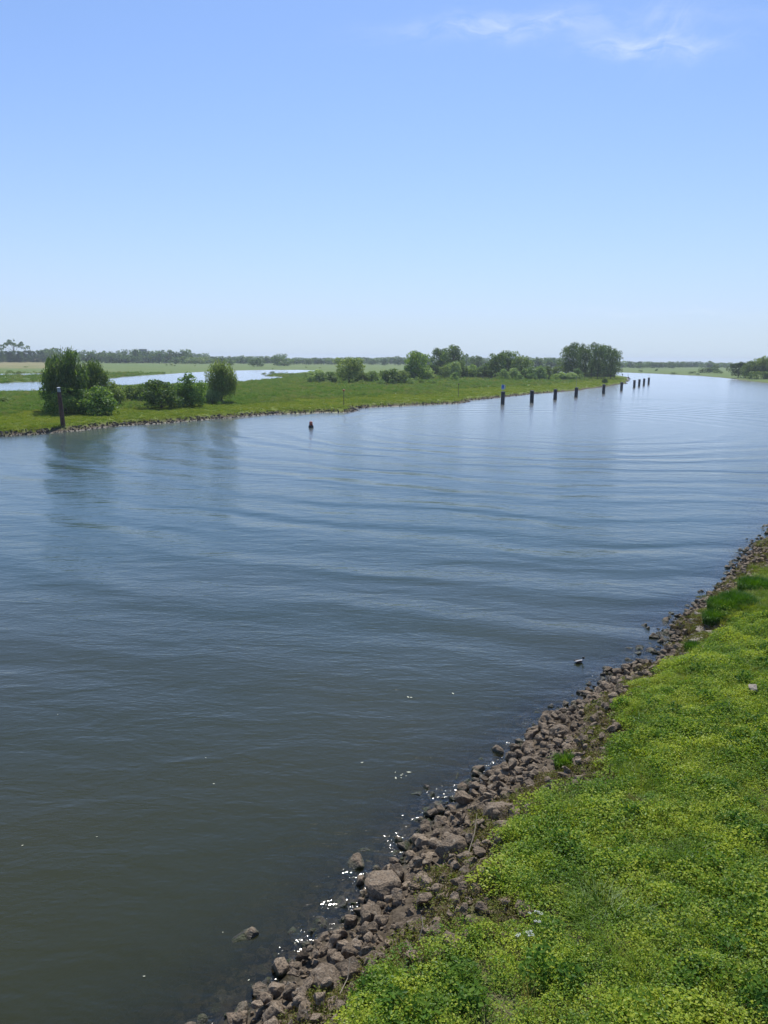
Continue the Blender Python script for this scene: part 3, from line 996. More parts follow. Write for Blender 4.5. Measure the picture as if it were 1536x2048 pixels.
hole = pn < 0.21
wmask = base_ok & (sdist > edge + .15) & (rnd > meadow) & ~hole
x, y, z, k = take(wmask & (sr < 30), 17)
hgt = .42 + .7 * pn2[k] + .6 * pn[k]
scatter("weed_cover", weeds, x, y, z, RNG.uniform(.75, 1.25, len(x)) * hgt, "dense knee-high yellow-green leafy weeds covering the near bank", "weeds")
x, y, z, k = take(wmask & (sr >= 30), 12)
scatter("distant_weed_cover", weeds, x, y, z, RNG.uniform(1.0, 1.5, len(x)) * (.75 + .6 * pn2[k]), "yellow-green leafy weeds farther along the near bank, below the tall grass", "weeds")
x, y, z, k = take(base_ok & (sdist > edge + .2) & (rnd > meadow) & (pn > .56), 5)
scatter("nettles", nettles, x, y, z, RNG.uniform(.7, 1.25, len(x)), "darker green nettle patches scattered through the weeds", "nettles")
x, y, z, k = take(base_ok & (sdist > edge - 1.4) & (sdist < edge + .7) & (pn2 > .36), 16)
scatter("scrubby_growth", browns, x, y, z, RNG.uniform(.6, 1.1, len(x)), "olive brown scrubby plants creeping over the upper stones", "undergrowth")
x, y, z, k = take(base_ok & (sdist > edge + .3) & (rnd > meadow * .7) & (pn2 > .44), 8)
scatter("grass_tufts", tufts, x, y, z, RNG.uniform(.7, 1.2, len(x)), "green grass tufts poking through the leafy weeds", "grass")
x, y, z, k = take(base_ok & (sdist > edge) & (rnd < meadow), 30)
scatter("meadow_grass", shorts, x, y, z, RNG.uniform(.8, 1.4, len(x)), "soft yellow-green grass beyond the weeds on the near bank", "grass")
x, y, z, k = take(base_ok & (sdist > edge + .4) , 1.2)
scatter("dry_stalks", stalks, x, y, z, RNG.uniform(.5, 1.0, len(x)), "thin straw-coloured grass stalks among the weeds", "grass")


def tussock(px, py, rad, hgt_, n, mat, label, w=.016, lean=.22):
    x, y, z = at(px, py)
    o = blade_proto("grass_tussock", n, rad, hgt_, w, mat, px, lean)
    HID.objects.unlink(o)
    COL.objects.link(o)
    o.location = (x, y, z - .03)
    tag(o, label, "grass tussock")


MAT_TALL = leaf_mat("tall_grass", [(0.045, 0.13, 0.012), (0.075, 0.18, 0.015), (0.12, 0.23, 0.02)], trans=0.45, pscale=1.2, gloss=0.015)
tussock(1432, 1246, .6, .8, 2600, MAT_TALL, "dark green tall grass tussock closest to the inlet rocks")
tussock(1452, 1222, .85, .85, 4200, MAT_TALL, "dark green tall grass tussock in the middle of the three beside the stones")
tussock(1475, 1212, .85, .85, 4200, MAT_TALL, "tall grass tussock between the middle and the farthest of three")
tussock(1512, 1182, .9, .9, 4200, MAT_TALL, "farthest dark green tall grass tussock, at the picture's edge")
tussock(1385, 1302, .35, .6, 700, MAT_TALL, "low green tuft beside the pitched stone strip")
tussock(1262, 1622, .22, .55, 420, MAT_DRY, "bright straw-yellow grass tuft alone among green weeds", .012)
tussock(1225, 1860, .75, .6, 420, MAT_GRASS, "long arching green grass blades among the weeds near the white flowers", .012, .9)
tussock(1130, 1535, .3, .55, 500, MAT_NETTLE, "grey-green leafy clump where the weeds meet the stones", .03)

# white umbel flowers
MAT_PETAL = simple("white_petals", (0.68, 0.69, 0.58), .8)
MAT_STEM = simple("green_stems", (0.10, 0.17, 0.04), .6)
for px, py, heads, lab in ((1068, 1872, [(-.09, 0), (.02, .03), (.10, -.01), (.06, .02), (-.02, -.14), (.04, -.15)], "white umbel flower with the most heads, nearest the long grass blades"),
                           (1056, 1915, [(-.03, .03), (.03, .04), (0, -.02), (.05, -.01)], "white umbel flower with a tight cluster of heads, between two others"),
                           (1032, 1918, [(0, 0), (.03, .02)], "small single-headed white umbel flower, lowest of the three")):
    x, y, z = at(px, py)
    root = empty("umbel_flower", (x, y, z), label=lab, cat="wildflower")
    for (hx, hy) in heads:
        top = (hx * 1.2, hy * 1.2, .52 + hy * .3)
        bm = bmesh.new()
        ring_tube(bm, [(0, 0, 0), (hx * .3, hy * .3, .3), top], [.006, .005, .003], 5)
        from_bm("stem", bm, MAT_STEM, root)
        bm = bmesh.new()
        for _ in range(16):
            a_, q = rg.uniform(0, 2 * PI), rg.random() ** .5 * .034
            bmesh.ops.create_icosphere(bm, subdivisions=1, radius=rg.uniform(.006, .010), matrix=Matrix.Translation((top[0] + q * math.cos(a_), top[1] + q * math.sin(a_), top[2] + rg.uniform(0, .012))))
        from_bm("flower_head", bm, MAT_PETAL, root)

# dry twigs
MAT_TWIG = simple("dry_twig", (0.30, 0.25, 0.18), .8)
for (p1, p2, h1, h2, lab) in (((935, 1728), (952, 1682), .25, .75, "thin dry twig leaning over the broad light boulder"),
                              ((680, 2005), (700, 1975), .2, .5, "short dry twig lying among the lowest bank stones"),
                              ((838, 1905), (842, 1880), .3, .6, "curved dry stalk standing between weeds and stones")):
    x0, y0, z0 = at(*p1)
    x1, y1, z1 = at(*p2)
    bm = bmesh.new()
    ring_tube(bm, [(x0, y0, z0 + h1), ((x0 + x1) / 2 + .05, (y0 + y1) / 2, (z0 + z1) / 2 + (h1 + h2) / 2 + .04), (x1, y1, z0 + h2)], [.012, .01, .005], 5)
    tag(from_bm("twig", bm, MAT_TWIG), lab, "twig")

# ------------------------------------------------------------------ meadow plants on the opposite bank
m_tufts = [blade_proto("meadow_tuft", 60, .6, .38, .05, MAT_MEADOW, s, .5) for s in (21, 22)]
r_tufts = [blade_proto("rough_tuft", 80, .7, .8, .06, MAT_DULL, s, .3) for s in (23, 24)] + [weed_proto("rough_weed", 110, .7, .85, .2, MAT_DULL, 25, .8)]
n = 260000
r = 125 * (620 / 125) ** RNG.random(n)
aa = np.radians(RNG.uniform(-31, 22, n))
lx, ly = r * np.sin(aa), r * np.cos(aa)
lh, ld, lb, ll = land(lx, ly)
q1 = fbm(lx / 14, ly / 14, 47)
q2 = fbm(lx / 5, ly / 5, 83)
k = (lb == 2) & (ld > 1.4 + (q2 - .5) * 2) & (ll > .5) & (ld < 26 + (q1 - .5) * 26) & (RNG.random(n) < .45)
scatter("bank_grass", m_tufts, lx[k], ly[k], lh[k], RNG.uniform(.5, 1.1, k.sum()) * (r[k] / 170) ** .4, "short bright grass along the opposite riverbank", "grass", squash=RNG.uniform(.4, 1, k.sum()))
k = (lb == 2) & (ll > 1.0) & (ld > 22 + (q1 - .5) * 26) & (RNG.random(n) < .16 * (.4 + q2))
scatter("rough_vegetation", r_tufts, lx[k], ly[k], lh[k], RNG.uniform(.6, 1.25, k.sum()) * (r[k] / 200) ** .4, "taller darker meadow growth behind the opposite riverbank", "meadow growth", squash=RNG.uniform(.5, 1.2, k.sum()))


# ------------------------------------------------------------------ trees
def crown(name, seed, nclump, nleaf, leaf, shape='round', droop=0.0, clump=(.10, .2), zlo=0.0, open_=0.0):
    """unit crown: width 1, height 1 (z 0..1)"""
    r = np.random.default_rng(seed)
    C, R = [], []
    t = 0
    while len(C) < nclump and t < nclump * 30:
        t += 1
        u = unit(r.normal(0, 1, (1, 3)))[0]
        k = r.random() ** (1 / 3.5)
        if shape == 'round':
            p = np.array([u[0] * .42 * k, u[1] * .42 * k, .53 + u[2] * .42 * k])
        elif shape == 'shrub':
            p = np.array([u[0] * .43 * k, u[1] * .43 * k, .10 + abs(u[2]) * .74 * k])
        elif shape == 'poplar':
            zz = r.random()
            w = .44 * min(1.0, (1.03 - zz) * 3.2) ** .5 * min(1.0, .45 + zz * 1.6)
            p = np.array([u[0] * w * k, u[1] * w * k, .08 + zz * .84])
        elif shape == 'column':
            zz = r.random()
            w = .40 * (1 - zz ** 2.2) ** .6 * (.6 + .4 * min(1, zz * 4))
            p = np.array([u[0] * w * k, u[1] * w * k, .06 + zz * .86])
        elif shape == 'umbrella':
            q = r.random()
            if q < .62:
                a_ = r.uniform(0, 2 * PI)
                rr_ = .47 * r.random() ** .6
                p = np.array([rr_ * math.cos(a_), rr_ * math.sin(a_), .93 - rr_ ** 2 * 1.1 + .07 * math.sin(a_ * 3 + 9 * rr_)])
            else:
                a_ = r.uniform(0, 2 * PI)
                k_ = r.random()
                p = np.array([(.1 + .28 * k_) * math.cos(a_), (.1 + .28 * k_) * math.sin(a_), .18 + .34 * k_])
        C.append(p)
        R.append(r.uniform(*clump))
    C, R = np.array(C), np.array(R)
    w = R ** 2
    ci = r.choice(len(C), nleaf, p=w / w.sum())
    d = unit(r.normal(0, 1, (nleaf, 3)))
    d[:, 2] = np.where(r.random(nleaf) < .35, np.abs(d[:, 2]), d[:, 2])
    rad = R[ci] * (1 - .45 * r.random(nleaf) ** 2)
    vs = .8
    P = C[ci] + d * rad[:, None] * np.array([1, 1, vs])
    P[:, 2] -= droop * r.random(nleaf) * .16
    Nn = unit(d * .8 + r.normal(0, .75, (nleaf, 3)) + np.array([0, 0, .25]))
    T = r.normal(0, 1, (nleaf, 3))
    if droop:
        T = T * .35 + np.array([0, 0, -1.0])
    T = unit(T - Nn * (T * Nn).sum(1)[:, None])
    B = np.cross(Nn, T)
    s = leaf * r.uniform(.55, 1.5, nleaf)[:, None]
    e = (1.9 if droop else 1.15)
    wdt = (.55 if droop else .8)
    j = lambda: r.uniform(.6, 1.25, (nleaf, 1))
    V = np.stack([P - T * s * e * .5 * j(), P + B * s * wdt * .5 * j() + T * s * .1, P + T * s * e * .5 * j(), P - B * s * wdt * .5 * j() - T * s * .1], 1).reshape(-1, 3)
    V[:, 2] = np.maximum(V[:, 2], 0.004)
    i = np.arange(nleaf)[:, None] * 4
    lo, hi = np.percentile(V, .6, axis=0), np.percentile(V, 99.4, axis=0)
    hi[2] = np.percentile(V[:, 2], 99.97)
    ctr = (lo + hi) / 2
    f_ = 1.0 / (hi - lo)
    if shape in ('shrub',):
        zb, fz = 0.0, 0.97 / hi[2]
    else:
        zb, fz = lo[2], f_[2]
    adj = lambda A: np.stack([(A[:, 0] - ctr[0]) * f_[0], (A[:, 1] - ctr[1]) * f_[1], np.maximum((A[:, 2] - zb) * fz, .003)], 1)
    V, C = adj(V), adj(C)
    me = mesh_np(name, V, np.concatenate([i + [0, 1, 2], i + [0, 2, 3]]))
    me.materials.append(MAT_TREE)
    return me, C, R


def trunk_mesh(name, C, seed, rad=.03, zlo=0.0, nl=9, fork=.3, wood_top=.85):
    rgt = random.Random(seed)
    bm = bmesh.new()
    top = wood_top
    pts = [(0, 0, -.03), (rgt.uniform(-.01, .01), 0, fork * .5), (rgt.uniform(-.02, .02), rgt.uniform(-.02, .02), fork), (rgt.uniform(-.04, .04), rgt.uniform(-.04, .04), top)]
    ring_tube(bm, pts, [rad * 1.35, rad, rad * .85, rad * .15], 8)
    for _ in range(nl):
        c = C[rgt.randrange(len(C))]
        z0 = rgt.uniform(fork * .7, min(top * .8, max(fork, c[2] * .8)))
        mid = (c[0] * .45, c[1] * .45, z0 + (c[2] - z0) * .55 + .01)
        ring_tube(bm, [(0, 0, z0), mid, tuple(c)], [rad * .5, rad * .3, rad * .08], 5)
    me = bpy.data.meshes.new(name)
    bm.to_mesh(me)
    bm.free()
    me.materials.append(MAT_BARK)
    return me


PROTO = {}


def proto(kind, seeds, *a, trunk=dict(), **k):
    L = []
    for s in seeds:
        cm, C, R = crown("crown", s, *a, **k)
        tm = trunk_mesh("trunk", C, s, **trunk)
        L.append((cm, tm))
    PROTO[kind] = L


proto('willow', (31, 32), 90, 7500, .040, shape='round', droop=1.0, clump=(.12, .20), trunk=dict(rad=.028, fork=.12, nl=12))
proto('bigshrub', (3, 4, 5), 60, 5200, .045, shape='shrub', clump=(.08, .19), trunk=dict(rad=.022, fork=.06, nl=10, wood_top=.6))
proto('round', (6, 7, 8), 46, 4200, .044, shape='round', clump=(.09, .2), trunk=dict(rad=.024, fork=.16, nl=9))
proto('poplar', (9, 10, 11), 52, 4200, .036, shape='poplar', clump=(.10, .19), trunk=dict(rad=.016, fork=.15, nl=12, wood_top=.92))
proto('column', (12, 13), 34, 2200, .05, shape='column', clump=(.09, .17), trunk=dict(rad=.02, fork=.1, nl=5))
proto('umbrella', (14,), 60, 1500, .045, shape='umbrella', clump=(.045, .085), trunk=dict(rad=.018, fork=.45, nl=14))
proto('far', (15, 16, 17, 18), 22, 650, .085, shape='round', clump=(.12, .22), trunk=dict(rad=.02, fork=.1, nl=3))
proto('farshrub', (19, 20), 20, 600, .085, shape='shrub', clump=(.12, .24), trunk=dict(rad=.02, fork=.05, nl=2, wood_top=.5))

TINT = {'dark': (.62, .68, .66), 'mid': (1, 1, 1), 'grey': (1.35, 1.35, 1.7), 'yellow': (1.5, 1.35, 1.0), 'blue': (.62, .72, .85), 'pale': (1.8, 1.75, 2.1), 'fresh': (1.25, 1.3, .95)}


def tree(px, base, top, width, kind, tint, label, cat="tree", name=None, group=None, parts=True, depth=1.0, lift=0.0):
    x, y, z = at(px, base)
    q = CAM_M.inverted() @ Vector((x, y, z))
    dp = -q.z
    hgt = (base - top) / F * dp * 1.02
    wid = width / F * dp * {'poplar': 1.3, 'willow': .98, 'far': 1.1, 'column': 1.3}.get(kind, 1.08)
    lst = PROTO[kind]
    cm, tm = lst[rg.randrange(len(lst))]
    nm = name or ('shrub' if 'shrub' in kind else 'tree')
    rz = rg.uniform(0, 2 * PI)
    root = empty(nm, (x, y, z - .1), rz, label=label, cat=cat, group=group)
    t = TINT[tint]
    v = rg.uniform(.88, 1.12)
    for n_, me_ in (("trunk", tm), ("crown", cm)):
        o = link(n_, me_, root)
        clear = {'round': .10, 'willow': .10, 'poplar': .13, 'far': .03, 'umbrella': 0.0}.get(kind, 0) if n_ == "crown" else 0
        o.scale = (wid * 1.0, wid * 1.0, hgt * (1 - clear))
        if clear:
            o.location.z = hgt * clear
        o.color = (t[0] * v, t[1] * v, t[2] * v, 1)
    return root


ORD = 'first second third fourth fifth sixth seventh eighth ninth tenth eleventh twelfth thirteenth fourteenth fifteenth sixteenth seventeenth'.split()
TREES = [
    # left group of willows and shrubs on the opposite bank
    (8, 806, 791, 30, 'bigshrub', 'mid', "low green shrub alone in the meadow beside the lagoon"),
    (136, 827, 700, 84, 'willow', 'mid', "tallest willow behind the leaning timber post"),
    (112, 822, 738, 50, 'bigshrub', 'fresh', "drooping tree branch mass on the outer side of the tallest willow"),
    (187, 822, 719, 62, 'willow', 'mid', "second tall willow, just beside the tallest one"),
    (133, 829, 765, 70, 'bigshrub', 'fresh', "wide rounded shrub directly behind the leaning timber post"),
    (192, 830, 770, 72, 'bigshrub', 'fresh', "rounded shrub in front of the second tall willow"),
    (226, 812, 760, 44, 'bigshrub', 'mid', "mid-height shrub sloping down from the two tall willows"),
    (257, 803, 769, 40, 'bigshrub', 'mid', "low hedge-like shrub joining the willows to the dense shrub"),
    (284, 803, 766, 36, 'bigshrub', 'mid', "low shrub next to the dense shrub, lagoon behind it"),
    (324, 817, 757, 72, 'bigshrub', 'mid', "broad dense shrub, lagoon water showing over its top"),
    (380, 814, 744, 58, 'bigshrub', 'fresh', "tall shrub with a pointed light top next to the lone willow"),
    (425, 808, 778, 34, 'bigshrub', 'grey', "low grey-green shrub at the foot of the lone willow"),
    (444, 806, 720, 62, 'willow', 'mid', "lone rounded willow with its short trunk showing"),
    # middle group
    (633, 766, 738, 36, 'bigshrub', 'grey', "grey-green shrub at the start of the middle thicket"),
    (656, 766, 742, 36, 'bigshrub', 'grey', "grey-green shrub between the first one and the rounded tree"),
    (698, 767, 715, 54, 'round', 'mid', "rounded broad tree rising alone above the middle thicket"),
    (724, 766, 742, 28, 'bigshrub', 'mid', "green shrub hugging the lone rounded tree's far side"),
    (744, 765, 741, 30, 'bigshrub', 'grey', "grey-green shrub following the lone rounded tree"),
    (783, 769, 736, 42, 'bigshrub', 'mid', "dark green spreading shrub in the middle of the thicket"),
    (806, 768, 740, 34, 'bigshrub', 'mid', "dark green shrub joined to the spreading shrub"),
    (834, 760, 702, 50, 'round', 'fresh', "broad bushy-topped tree at the start of the tall group"),
    (845, 759, 730, 44, 'bigshrub', 'grey', "light green shrub under the broad bushy-topped tree"),
    (822, 760, 726, 26, 'bigshrub', 'grey', "pale willow shrub before the broad bushy-topped tree"),
    (866, 758, 729, 24, 'round', 'dark', "small dark round tree between the two tallest middle trees"),
    (882, 752, 697, 34, 'round', 'mid', "slimmer crown leaning on the tallest middle tree"),
    (905, 754, 691, 42, 'round', 'mid', "tallest tree of the middle group with a domed top"),
    (889, 758, 731, 24, 'round', 'mid', "small round tree with thin visible trunk in front of the tallest middle tree"),
    (906, 757, 722, 34, 'bigshrub', 'grey', "light green bushy tree in front of the tallest middle tree"),
    (922, 756, 722, 26, 'bigshrub', 'mid', "mid-green bushy tree at the far foot of the tallest middle tree"),
    (909, 762, 744, 14, 'column', 'pale', "small pale willow standing alone on the grass"),
    (944, 756, 728, 30, 'bigshrub', 'fresh', "yellow-green thicket between the tall trees and the dark group"),
    (952, 742, 712, 26, 'round', 'dark', "dark round tree peeping over the yellow-green thicket"),
    (970, 757, 726, 32, 'bigshrub', 'mid', "green bushy tree before the tall dark tree"),
    (990, 758, 706, 34, 'round', 'dark', "tall dark dense tree heading the second tall group"),
    (1017, 756, 702, 34, 'round', 'mid', "peaked tree behind the tall dark dense one"),
    (1004, 760, 738, 20, 'column', 'grey', "pale small willow at the foot of the tall dark tree"),
    (1024, 760, 736, 24, 'column', 'grey', "pale willow second in the row under the peaked tree"),
    (1043, 757, 712, 34, 'round', 'mid', "rounded green tree on the outer side of the peaked tree"),
    (1040, 761, 748, 12, 'column', 'pale', "tiny pale willow alone before the willow row"),
    (1060, 760, 733, 30, 'bigshrub', 'grey', "light green bushy willow near the end of the second group"),
    (1064, 761, 745, 20, 'bigshrub', 'pale', "round pale shrub low before the bushy willow"),
    (1080, 760, 731, 28, 'bigshrub', 'grey', "last light green willow of the second group"),
    (1094, 759, 732, 20, 'round', 'dark', "dark tree closing the second group"),
    (1098, 761, 753, 6, 'column', 'dark', "tiny dark bush alone on the grass before the gap"),
    (1114, 758, 732, 22, 'round', 'dark', "dark shrub-like tree at the foot of the poplars"),
    (1122, 760, 743, 24, 'bigshrub', 'pale', "pale round willow shrub, first in front of the poplars"),
    (1141, 760, 744, 26, 'bigshrub', 'pale', "pale willow shrub, second in front of the poplars"),
    (1155, 760, 737, 18, 'column', 'grey', "grey-green pointed willow before the poplar trunks"),
    (1209, 766, 757, 11, 'bigshrub', 'dark', "small dark bush on the shore above a mooring post"),
]
for i, t in enumerate(TREES):
    tree(*t[:6], t[6], cat="shrub" if 'shrub' in t[4] else "tree")
# small bushes at the front of the thicket
for i, (px, base, top, w) in enumerate(((655, 767, 758, 14), (722, 769, 757, 14), (760, 770, 757, 18), (784, 770, 757, 14), (820, 769, 755, 16), (842, 768, 757, 12), (858, 768, 757, 10), (868, 768, 758, 8), (836, 764, 752, 12),
                         (585, 752, 746, 14), (603, 752, 747, 14), (617, 757, 745, 16), (560, 750, 744, 14), (545, 748, 742, 12), (527, 749.5, 744, 10), (640, 760, 750, 14))):
    tree(px, base, top, w, 'farshrub', rg.choice(['mid', 'grey', 'dark']), ("small bush on the low land spit reaching into the lagoon" if px < 625 else "low bush at the grassy front edge of the middle thicket"), cat="bush", name="bush", group="bushes on the lagoon spit" if px < 625 else "low bushes along the middle thicket")

POP = "tall poplar in the straight row behind the mooring posts"
for i, (px, top, w, base) in enumerate(((1130, 694, 26, 757), (1143, 687, 28, 758), (1157, 686, 26, 757), (1169, 688, 26, 758), (1182, 687, 26, 757), (1195, 690, 26, 758), (1208, 690, 28, 757), (1221, 692, 28, 758), (1228, 700, 22, 757))):
    lab = {0: "shorter first poplar of the row, next to the pale willow shrubs", 8: "shortest poplar at the river end of the row"}.get(i, ORD[i] + " poplar in the row, counted from the pale willow shrubs")
    tree(px, base, top, w, 'poplar', 'dark', lab, name="poplar", group="poplars in the row")
for i, (px, w) in enumerate(((1168, 20), (1182, 18), (1196, 20), (1211, 16), (1222, 14))):
    tree(px, 755, 739, w, 'bigshrub', 'dark', ORD[i] + " dark bush among the poplar trunks, counted toward the river", cat="bush", name="bush", group="bushes under the poplars")

# background trees behind the middle group
for i, (px, base, top, w) in enumerate(((933, 736, 708, 20), (1054, 738, 718, 20), (1066, 738, 719, 22), (1080, 738, 716, 24), (1092, 738, 715, 24), (1106, 738, 715, 22), (1118, 738, 716, 20), (1072, 738, 714, 10))):
    tree(px, base, top, w, 'far', 'blue', ("hazy dark tree standing just past the tallest middle tree" if i == 0 else "slender hazy tree among those before the poplars" if i == 7 else ORD[i - 1] + " hazy tree behind the second tall group, counted toward the poplars"), group="hazy trees behind the middle groups")
FIELD_BUSH = ["first of three small bushes in the field before the larger farmhouse", "largest of three small bushes in the field before the larger farmhouse", "third of three small bushes in the field before the larger farmhouse",
              "single tiny bush in the field past the three before the farmhouse", "tiny upright bush on the lagoon's far shore", "low bush on the lagoon's far shore beside a tiny upright one",
              "pale middle bush of three on the lagoon's far shore", "widest pale bush of three on the lagoon's far shore", "smallest pale bush of three on the lagoon's far shore", "flat dark bush alone in the tan field",
              "small bush near the far tip of the lagoon", "smallest bush on the lagoon's far shore near its narrow tip", "small bush in the field behind the first grey-green shrub",
              "first of four bushes on the strip between the two waters", "second of four bushes on the strip between the two waters", "third of four bushes on the strip between the two waters", "last and largest of four bushes on the strip between the two waters"]
# clump on the far right bank
for i, (px, base, top, w) in enumerate(((1476, 757.5, 726, 32), (1498, 757, 722, 30), (1516, 757, 716, 32), (1534, 757, 712, 34), (1552, 757, 710, 34))):
    tree(px, base, top, w, 'round', 'mid' if px > 1480 else 'dark', ORD[i] + " tree of the clump on the bank beyond the bend, taller than the one before" if px > 1480 else "dark tree leading the clump on the bank beyond the bend",
         group="clump of trees beyond the bend" if px > 1480 else None)
for i, (px, w) in enumerate(((1488, 22), (1508, 24), (1528, 26), (1540, 26))):
    tree(px, 758.5, 742, w, 'farshrub', 'mid', ORD[i] + " low waterline shrub below the clump beyond the bend", cat="shrub", group="shrubs below the clump beyond the bend")
for i, (px, base, top, w) in enumerate(((1408, 746, 735, 22), (1420, 746, 731, 20), (1430, 745, 728, 12), (1436, 747, 738, 18), (1455, 742, 732, 6))):
    tree(px, base, top, w, 'farshrub', 'dark', ["low first shrub of the small thicket on the far meadow", "taller second shrub of the small thicket on the far meadow", "narrow tallest shrub of the small thicket on the far meadow", "low spreading shrub ending the small thicket on the far meadow", "slim lone shrub between the small thicket and the tree clump"][i], cat="shrub", group="small thicket on the far meadow")
for i, (px, base, top, w) in enumerate(((1281, 743, 739, 8), (1312, 742, 737, 6), (1347, 749, 746, 12), (1385, 749.5, 745, 14), (1240, 744, 741, 8), (1395, 751, 748, 8))):
    tree(px, base, top, w, 'farshrub', 'dark', ["tiny bush inland on the far meadow, nearest the white farm", "tiny upright bush inland on the far meadow behind the last mooring posts", "flat bush on the far waterline halfway to the small thicket", "larger flat bush on the far waterline just before the small thicket", "tiny bush on the far waterline beside the poplars", "tiny bush at the water's edge below the small thicket"][i], cat="bush", name="bush", group="tiny bushes on the low far bank")
for i, (px, base, top, w) in enumerate(((333, 731, 727, 4), (342, 731, 727.5, 6), (349.5, 732, 729, 4), (390, 732.5, 730, 3), (329, 748, 744, 4), (343, 745, 743, 5), (252, 752.5, 748, 12), (264, 752, 747.5, 14), (246, 752, 749, 6), (52, 735, 733, 8),
                         (612, 738, 735, 5), (545, 739.5, 737, 4), (640, 736, 734, 5), (40, 763, 760.5, 6), (52, 762, 760, 6), (64, 761.5, 758.5, 8), (84, 760, 757, 8))):
    tree(px, base, top, w, 'farshrub', 'mid', FIELD_BUSH[i], cat="bush", name="bush", group="small bushes in the lagoon fields")

# far tree lines: stretches of (x0, x1, base, top, step, jitter, tint, label, group)
tree(30, 724.5, 679.5, 46, 'umbrella', 'blue', "tall ragged umbrella-shaped tree towering over the far tree line")
FARLINES = [
    (-30, 92, 724.6, 701.5, 8.0, 1.6, 'blue', "narrow tree in the even plantation behind the tan field", "trees of the even plantation"),
    (88, 128, 724.6, 697.5, 11, 2.0, 'blue', "rounded dark tree in the clump beside the thin mast", "trees beside the thin mast"),
    (146, 232, 726, 702.0, 12, 2.5, 'blue', "big dark tree in the line behind the willows and the lagoon", "trees behind the willows"),
    (232, 276, 726, 699.5, 12, 2.0, 'blue', "tall rounded tree in the line before the flat-roofed block", "trees before the flat-roofed block"),
    (268, 304, 726, 701.5, 8, .8, 'blue', "tall dark tree standing in front of the flat-roofed block", "trees in front of the flat-roofed block"),
    (298, 388, 727, 701.5, 12, 2.0, 'blue', "tall dark tree in the line around the farmhouses", "trees around the farmhouses"),
    (205, 300, 726.2, 711, 13, 3.0, 'blue', "low dark tree along the front of the far tree line", "low trees before the far line"),
    (345, 410, 727.6, 713.5, 14, 2.0, 'mid', "low lighter tree at the end of the far tree line", "low lighter trees at the line's end"),
    (384, 560, 727, 712.5, 13, 1.2, 'blue', "distant hazy tree beyond the lagoon's far end", "hazy trees beyond the lagoon"),
    (560, 830, 729, 716.0, 12, 1.5, 'blue', "distant hazy tree in the long line behind the middle thicket", "hazy trees behind the thicket"),
    (830, 1110, 731, 717.5, 14, 1.5, 'blue', "distant tree glimpsed between the tall middle groups", "trees between the middle groups"),
    (1240, 1300, 735.5, 722.5, 12, 1.0, 'blue', "distant rounded tree above the white farm building", "trees above the white farm"),
    (1300, 1350, 736.2, 724, 8, 1.0, 'blue', "distant tree with a bare trunk in the row beyond the bend", "bare-trunked row beyond the bend"),
    (1336, 1404, 735.2, 722.6, 7, .5, 'blue', "distant poplar in the dense clipped-looking row beyond the bend", "dense row beyond the bend"),
    (1404, 1536, 736, 726.5, 12, 1.6, 'blue', "distant low tree on the horizon past the bend", "low horizon trees past the bend"),
]
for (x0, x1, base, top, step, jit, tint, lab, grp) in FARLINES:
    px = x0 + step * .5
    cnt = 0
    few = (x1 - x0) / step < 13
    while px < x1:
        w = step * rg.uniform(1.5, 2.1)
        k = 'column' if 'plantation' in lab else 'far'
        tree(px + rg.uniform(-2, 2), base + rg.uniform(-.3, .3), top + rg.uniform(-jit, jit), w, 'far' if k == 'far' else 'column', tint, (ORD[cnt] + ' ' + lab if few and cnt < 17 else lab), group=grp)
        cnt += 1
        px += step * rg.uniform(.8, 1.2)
for (px, base, top, w, lab) in ((106, 724.6, 695.5, 34, "broad domed tree highest in the clump beside the mast"),
                                (137, 725, 694.5, 10, "slender conical tree peeking above the tallest willow"),
                                (241, 726.5, 708.5, 30, "dark domed tree standing forward of the far line, near the lagoon field"),
                                (374, 727, 698.5, 24, "tallest tree at the end of the line past the farmhouses"),
                                (514, 733.5, 717, 32, "dark round tree clump standing alone in the lagoon field"),
                                (555, 731, 708, 22, "first of two big domed trees rising over the hazy wood"),
                                (567, 731, 707.5, 22, "second of two big domed trees rising over the hazy wood"),
                                (487, 728, 711, 26, "dark tree just above the hazy wood beyond the lagoon"),
                                (460, 731.5, 717, 20, "lighter bushy tree near the lone willow's top"),
                                (568, 732, 722, 28, "low dark trees' mass below the two domed trees"),
                                (768, 731, 716.5, 14, "round-topped distant tree, first of two past the thicket"),
                                (796, 731, 712, 18, "round-topped distant tree, taller of two past the thicket"),
                                (1280, 736.5, 726, 26, "dark low tree beside the white farm building"),
                                (1418, 736, 721.8, 14, "small rounded tree on the skyline past the dense row"),
                                (1346, 736.8, 727, 14, "dark bushy tree at the front of the bare-trunked row")):
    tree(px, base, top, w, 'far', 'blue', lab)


# a continuous far wood that reads as one mass behind the lines
def far_wood(name, x0, x1, base, top, n, label):
    it = []
    arr = [PROTO['far'][k][0] for k in range(4)]
    for _ in range(n):
        px = rg.uniform(x0, x1)
        d = pix_ray(px, base)
        t = (1.2 - CAMZ) / d.z
        x, y = d.x * t, d.y * t
        dp = math.hypot(x, y) * math.cos(math.atan2(x, y))
        h = (base - top) / F * dp * rg.uniform(.85, 1.1)
        w = h * rg.uniform(1.2, 1.8)
        it.append((rg.randrange(4), Matrix.Translation((x, y, .5)) @ Matrix.Rotation(rg.uniform(0, 6), 4, 'Z') @ Matrix.Diagonal((w, w, h, 1))))
    o = link(name, join_copies(name, arr, it), None, (MAT_TREE,))
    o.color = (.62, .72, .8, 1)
    tag(o, label, "wood", kind='stuff')


